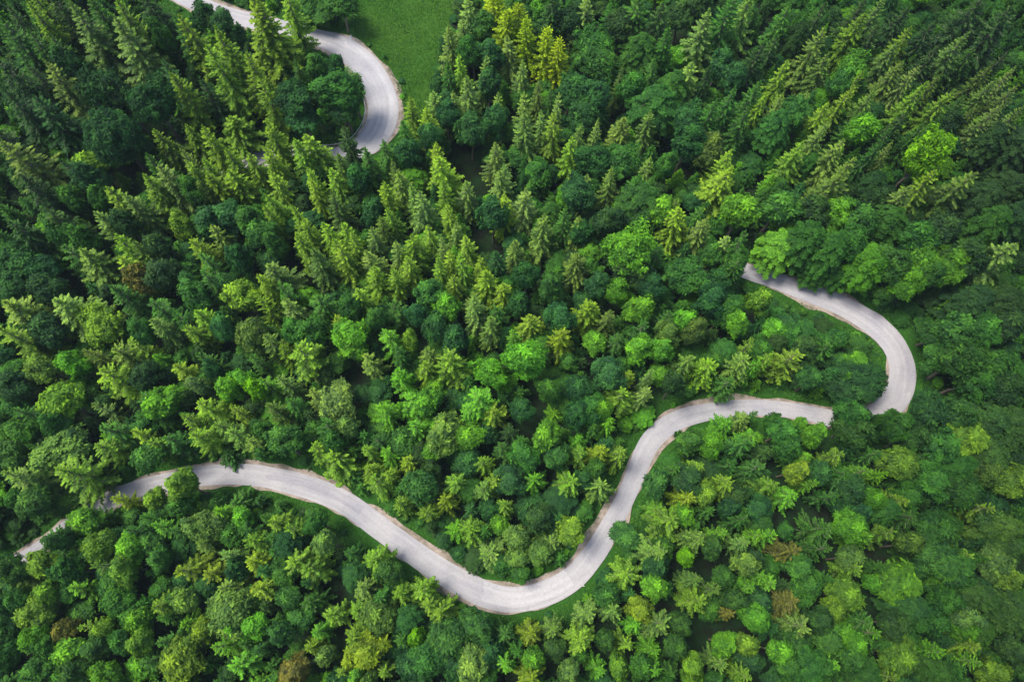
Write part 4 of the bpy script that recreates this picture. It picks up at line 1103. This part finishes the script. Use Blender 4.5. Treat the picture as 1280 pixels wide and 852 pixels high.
for q in trees:
    cell.setdefault((int(q['x'] // 3), int(q['y'] // 3)), []).append((q['x'], q['y'], q['R']))
tries = 0
while tries < 30000:
    tries += 1
    x, y = random.uniform(-118, 118), random.uniform(-40, 125)
    u, v = proj(x, y, float(terrain(x, y)))
    if not (-260 < u < 1540 and -260 < v < 1080):
        continue
    inside = -25 < u < 1305 and -25 < v < 900
    g = road_gap(x, y)
    if g < 1.6 or in_poly(x, y, MEADOW_W):
        continue
    if not far_enough(x, y, 2.1 if inside else 3.0):
        continue
    kd = random.choices('SFBW', (6, 1, 3, 1) if v < 300 else (0, 5, 5, 1) if u < 820 or v > 560 else (1, 2, 4, 3))[0]
    H = (random.uniform(5.5, 10.5) if v > 540 else random.uniform(3.5, 8.5)) if inside else random.uniform(13, 24)
    R = random.uniform(1.5, 2.5) if inside else random.uniform(2.2, 3.4)
    if g < 4:
        H *= 0.5; R *= 0.7
    a, b = proj(x, y, float(terrain(x, y)) + 0.6 * H)
    if any((a - ox_) ** 2 + (b - oy_) ** 2 < (or_ + 10) ** 2 for ox_, oy_, or_ in OPEN):
        continue
    # keep what the photograph shows of the road and of the meadow clear
    ok = True
    for f in (0.35, 0.7, 1.0):
        z = float(terrain(x, y)) + H * f
        a, b = proj(x, y, z)
        rp_ = R * F / (CAM_H - z + 15) * (1.0 if f < 1 else 0.5)
        dd = np.hypot(VISPX[:, 0] - a, VISPX[:, 1] - b).min()
        if dd < 17 + rp_ * 0.9:
            ok = False
            break
        if in_poly(a, b, MEADOW):
            ok = False
            break
    if not ok:
        if g > 2.2 and far_enough(x, y, 2.1):
            H, R = random.uniform(0.8, 1.6), random.uniform(0.8, 1.3)
            z = float(terrain(x, y))
            a, b = proj(x, y, z + 1)
            if np.hypot(VISPX[:, 0] - a, VISPX[:, 1] - b).min() < 23 or in_poly(a, b, MEADOW):
                continue
            kd = 'B'
        else:
            continue
    cl = random.choice('dbbggggl') if inside else random.choice('dbggpyyl')
    hh, rr = (SP_H, SP_R) if kd in 'SF' else (BR_H, BR_R)
    rec = (x, y, float(terrain(x, y)) - 0.05 - (0.25 * H if H < 2 else 0), (R / rr, R / rr, H / hh), random.uniform(0, 6.28), MI[(kd, random.randrange(3))], jitter_col(PAL[cl], tries, vignette_dim(u, v)))
    (under if inside else beyond).append(rec)
    cell.setdefault((int(x // 3), int(y // 3)), []).append((x, y, R))
for i in range(0, len(RALL) - 1):
    for sgn in (-1, 1):
        for rep in range(1 if random.random() < 0.55 else 0):
            a_ = RALL[min(i + 1, len(RALL) - 1), :2] - RALL[i, :2]
            ln_ = np.linalg.norm(a_)
            if ln_ < 0.05 or ln_ > 3:
                continue
            n_ = np.array([-a_[1], a_[0]]) / ln_ * sgn
            gp = 1.0 + 5.5 * random.random() ** 1.3
            x, y = RALL[i, :2] + n_ * (RALL[i, 2] / 2 + gp) + np.array([random.gauss(0, 0.3), random.gauss(0, 0.3)])
            if road_gap(x, y) < 0.75 or not far_enough(x, y, 0.85):
                continue
            if in_poly(x, y, MEADOW_W) and gp > 1.8:
                continue
            R = min(random.uniform(0.35, 0.55) + 0.13 * gp, 1.1) * random.uniform(0.8, 1.2)
            R = min(R, road_gap(x, y) * 0.8)
            H = R * random.uniform(1.2, 2.2)
            kd = random.choice('BBBF')
            hh, rr = (SP_H, SP_R) if kd in 'SF' else (BR_H, BR_R)
            under.append((x, y, float(terrain(x, y)) - (0.28 * H if kd == 'B' else 0.05), (R / rr, R / rr, H / hh), random.uniform(0, 6.28), MI[(kd, random.randrange(3))], jitter_col(PAL[random.choice('ggbdgll')], i * 7 + rep)))
            cell.setdefault((int(x // 3), int(y // 3)), []).append((x, y, R))
print("UNDER", len(under), "BEYOND", len(beyond))
scatter("undergrowth", under)
scatter("forest", beyond)

# ------------------------------------------------------------------ grass: blades on the clearing and along the roads, one mass
gv, gt = [], []
rg_ = np.random.default_rng(99)


def add_grass(P2, hmin, hmax, c0, c1):
    n = len(P2)
    z = terrain(P2[:, 0], P2[:, 1]) - 0.03
    a_ = rg_.random(n) * 6.283
    h_ = rg_.uniform(hmin, hmax, n)
    pat = 0.5 + 0.5 * np.sin(P2[:, 0] * 0.55 + 1.7 * np.sin(P2[:, 1] * 0.31)) * np.cos(P2[:, 1] * 0.47 + 1.3 * np.sin(P2[:, 0] * 0.23))
    h_ = h_ * (0.7 + 0.6 * pat)
    w_ = rg_.uniform(0.05, 0.12, n)
    b_ = np.column_stack([P2, z])
    sd = np.column_stack([np.cos(a_), np.sin(a_), np.zeros(n)]) * w_[:, None]
    ln_ = np.column_stack([-np.sin(a_), np.cos(a_), np.zeros(n)]) * (h_ * rg_.uniform(0.3, 1.0, n))[:, None]
    up_ = np.column_stack([np.zeros(n), np.zeros(n), h_])
    gv.append(np.stack([b_ - sd, b_ + sd, b_ + sd * 0.5 + ln_ * 0.6 + up_ * 0.75, b_ + ln_ + up_], 1).reshape(-1, 3))
    k_ = np.clip(pat * 0.6 + rg_.normal(0.2, 0.15, n), 0, 1)
    gt.append(np.repeat(k_, 4))


mx0, my0, mx1, my1 = bx0, by0, bx1, min(by1, at(500, -30)[0][1])
P2 = np.column_stack([rg_.uniform(mx0, mx1, 60000), rg_.uniform(my0, my1, 60000)])
P2 = P2[[in_poly(x, y, MEADOW_W) for x, y in P2]]
# keep blades off the carriageway
dmin = np.full(len(P2), 99.0)
for i in range(0, len(RALL)):
    dmin = np.minimum(dmin, np.hypot(P2[:, 0] - RALL[i, 0], P2[:, 1] - RALL[i, 1]) - RALL[i, 2] / 2)
add_grass(P2[dmin > 0.45], 0.10, 0.30, 0, 1)
ii = rg_.integers(0, len(RALL), 60000)
aa = rg_.random(60000) * 6.283
rad_ = RALL[ii, 2] / 2 + 0.3 + 5.2 * rg_.random(60000) ** 1.4
P2 = RALL[ii, :2] + np.column_stack([np.cos(aa), np.sin(aa)]) * rad_[:, None]
dmin = np.full(len(P2), 99.0)
for i in range(0, len(RALL)):
    dmin = np.minimum(dmin, np.hypot(P2[:, 0] - RALL[i, 0], P2[:, 1] - RALL[i, 1]) - RALL[i, 2] / 2)
add_grass(P2[dmin > 0.62], 0.12, 0.42, 0, 1)
m, nt3, nd, lk = new_mat("grass_blades")
at_ = N(nd, 'ShaderNodeAttribute', attribute_name='tone').outputs['Fac']
rp = N(nd, 'ShaderNodeValToRGB'); lk.new(at_, rp.inputs[0])
rp.color_ramp.elements[0].color = (0.046, 0.155, 0.017, 1)
rp.color_ramp.elements[1].color = (0.090, 0.222, 0.026, 1)
bs = N(nd, 'ShaderNodeBsdfPrincipled'); lk.new(rp.outputs[0], bs.inputs['Base Color']); bs.inputs['Roughness'].default_value = 0.7
bs.inputs['Specular IOR Level'].default_value = 0.1
out = N(nd, 'ShaderNodeOutputMaterial'); lk.new(bs.outputs[0], out.inputs['Surface'])
gv = np.concatenate(gv)
go_ = bpy.data.objects.new("grass", mesh_from("grass_mesh", gv, np.arange(len(gv)).reshape(-1, 4), m, {'tone': np.concatenate(gt)}))
COL.objects.link(go_)
go_['kind'] = 'stuff'

# ------------------------------------------------------------------ light: soft, high, hazy sun and a clear-blue ambient
SUN_EL, SUN_AZ = math.radians(66), math.radians(-75)      # azimuth clockwise from +Y: light comes from the upper left
w = bpy.data.worlds.new("World")
scene.world = w
w.use_nodes = True
nt = w.node_tree
sky = nt.nodes.new('ShaderNodeTexSky')
sky.sky_type = 'NISHITA'
sky.sun_disc = False
sky.sun_elevation = SUN_EL
sky.sun_rotation = SUN_AZ
sky.air_density = 1.0
sky.dust_density = 2.5
bg = nt.nodes['Background']
bg.inputs['Strength'].default_value = 0.10
nt.links.new(sky.outputs[0], bg.inputs['Color'])
sl = bpy.data.lights.new("sun", 'SUN')
sl.energy = 1.5
sl.angle = math.radians(22)
sl.color = (1.0, 0.95, 0.86)
so = bpy.data.objects.new("sun", sl)
COL.objects.link(so)
d = Vector((math.sin(SUN_AZ) * math.cos(SUN_EL), math.cos(SUN_AZ) * math.cos(SUN_EL), math.sin(SUN_EL)))
so.rotation_euler = d.to_track_quat('Z', 'Y').to_euler()
so.location = (0, 0, 150)

# thin summer haze between the camera and the forest
m, nt2, nd, lk = new_mat("haze")
vol = N(nd, 'ShaderNodeVolumePrincipled')
vol.inputs['Color'].default_value = (0.70, 0.95, 1.0, 1)
vol.inputs['Density'].default_value = HAZE
vol.inputs['Anisotropy'].default_value = 0.0
out = N(nd, 'ShaderNodeOutputMaterial'); lk.new(vol.outputs[0], out.inputs['Volume'])
bx = 1600.0
zlo, zhi = float(gz.min()) - 1.0, max(float(gz.max()), CAM_H) + 3.0
vv = [(sx * bx, sy * bx + 40, z) for z in (zlo, zhi) for sx, sy in ((-1, -1), (1, -1), (1, 1), (-1, 1))]
ff = [(3, 2, 1, 0), (4, 5, 6, 7), (0, 1, 5, 4), (1, 2, 6, 5), (2, 3, 7, 6), (3, 0, 4, 7)]
hz = bpy.data.objects.new("haze", mesh_from("haze_mesh", vv, ff, m))
COL.objects.link(hz)
hz['kind'] = 'stuff'

scene.view_settings.view_transform = 'Standard'
scene.view_settings.look = 'None'
scene.view_settings.exposure = 1.42
scene.view_settings.gamma = 1.0
scene.render.engine = 'CYCLES'
scene.cycles.use_denoising = True
scene.cycles.max_bounces = 6
scene.cycles.diffuse_bounces = 3
scene.cycles.transmission_bounces = 3
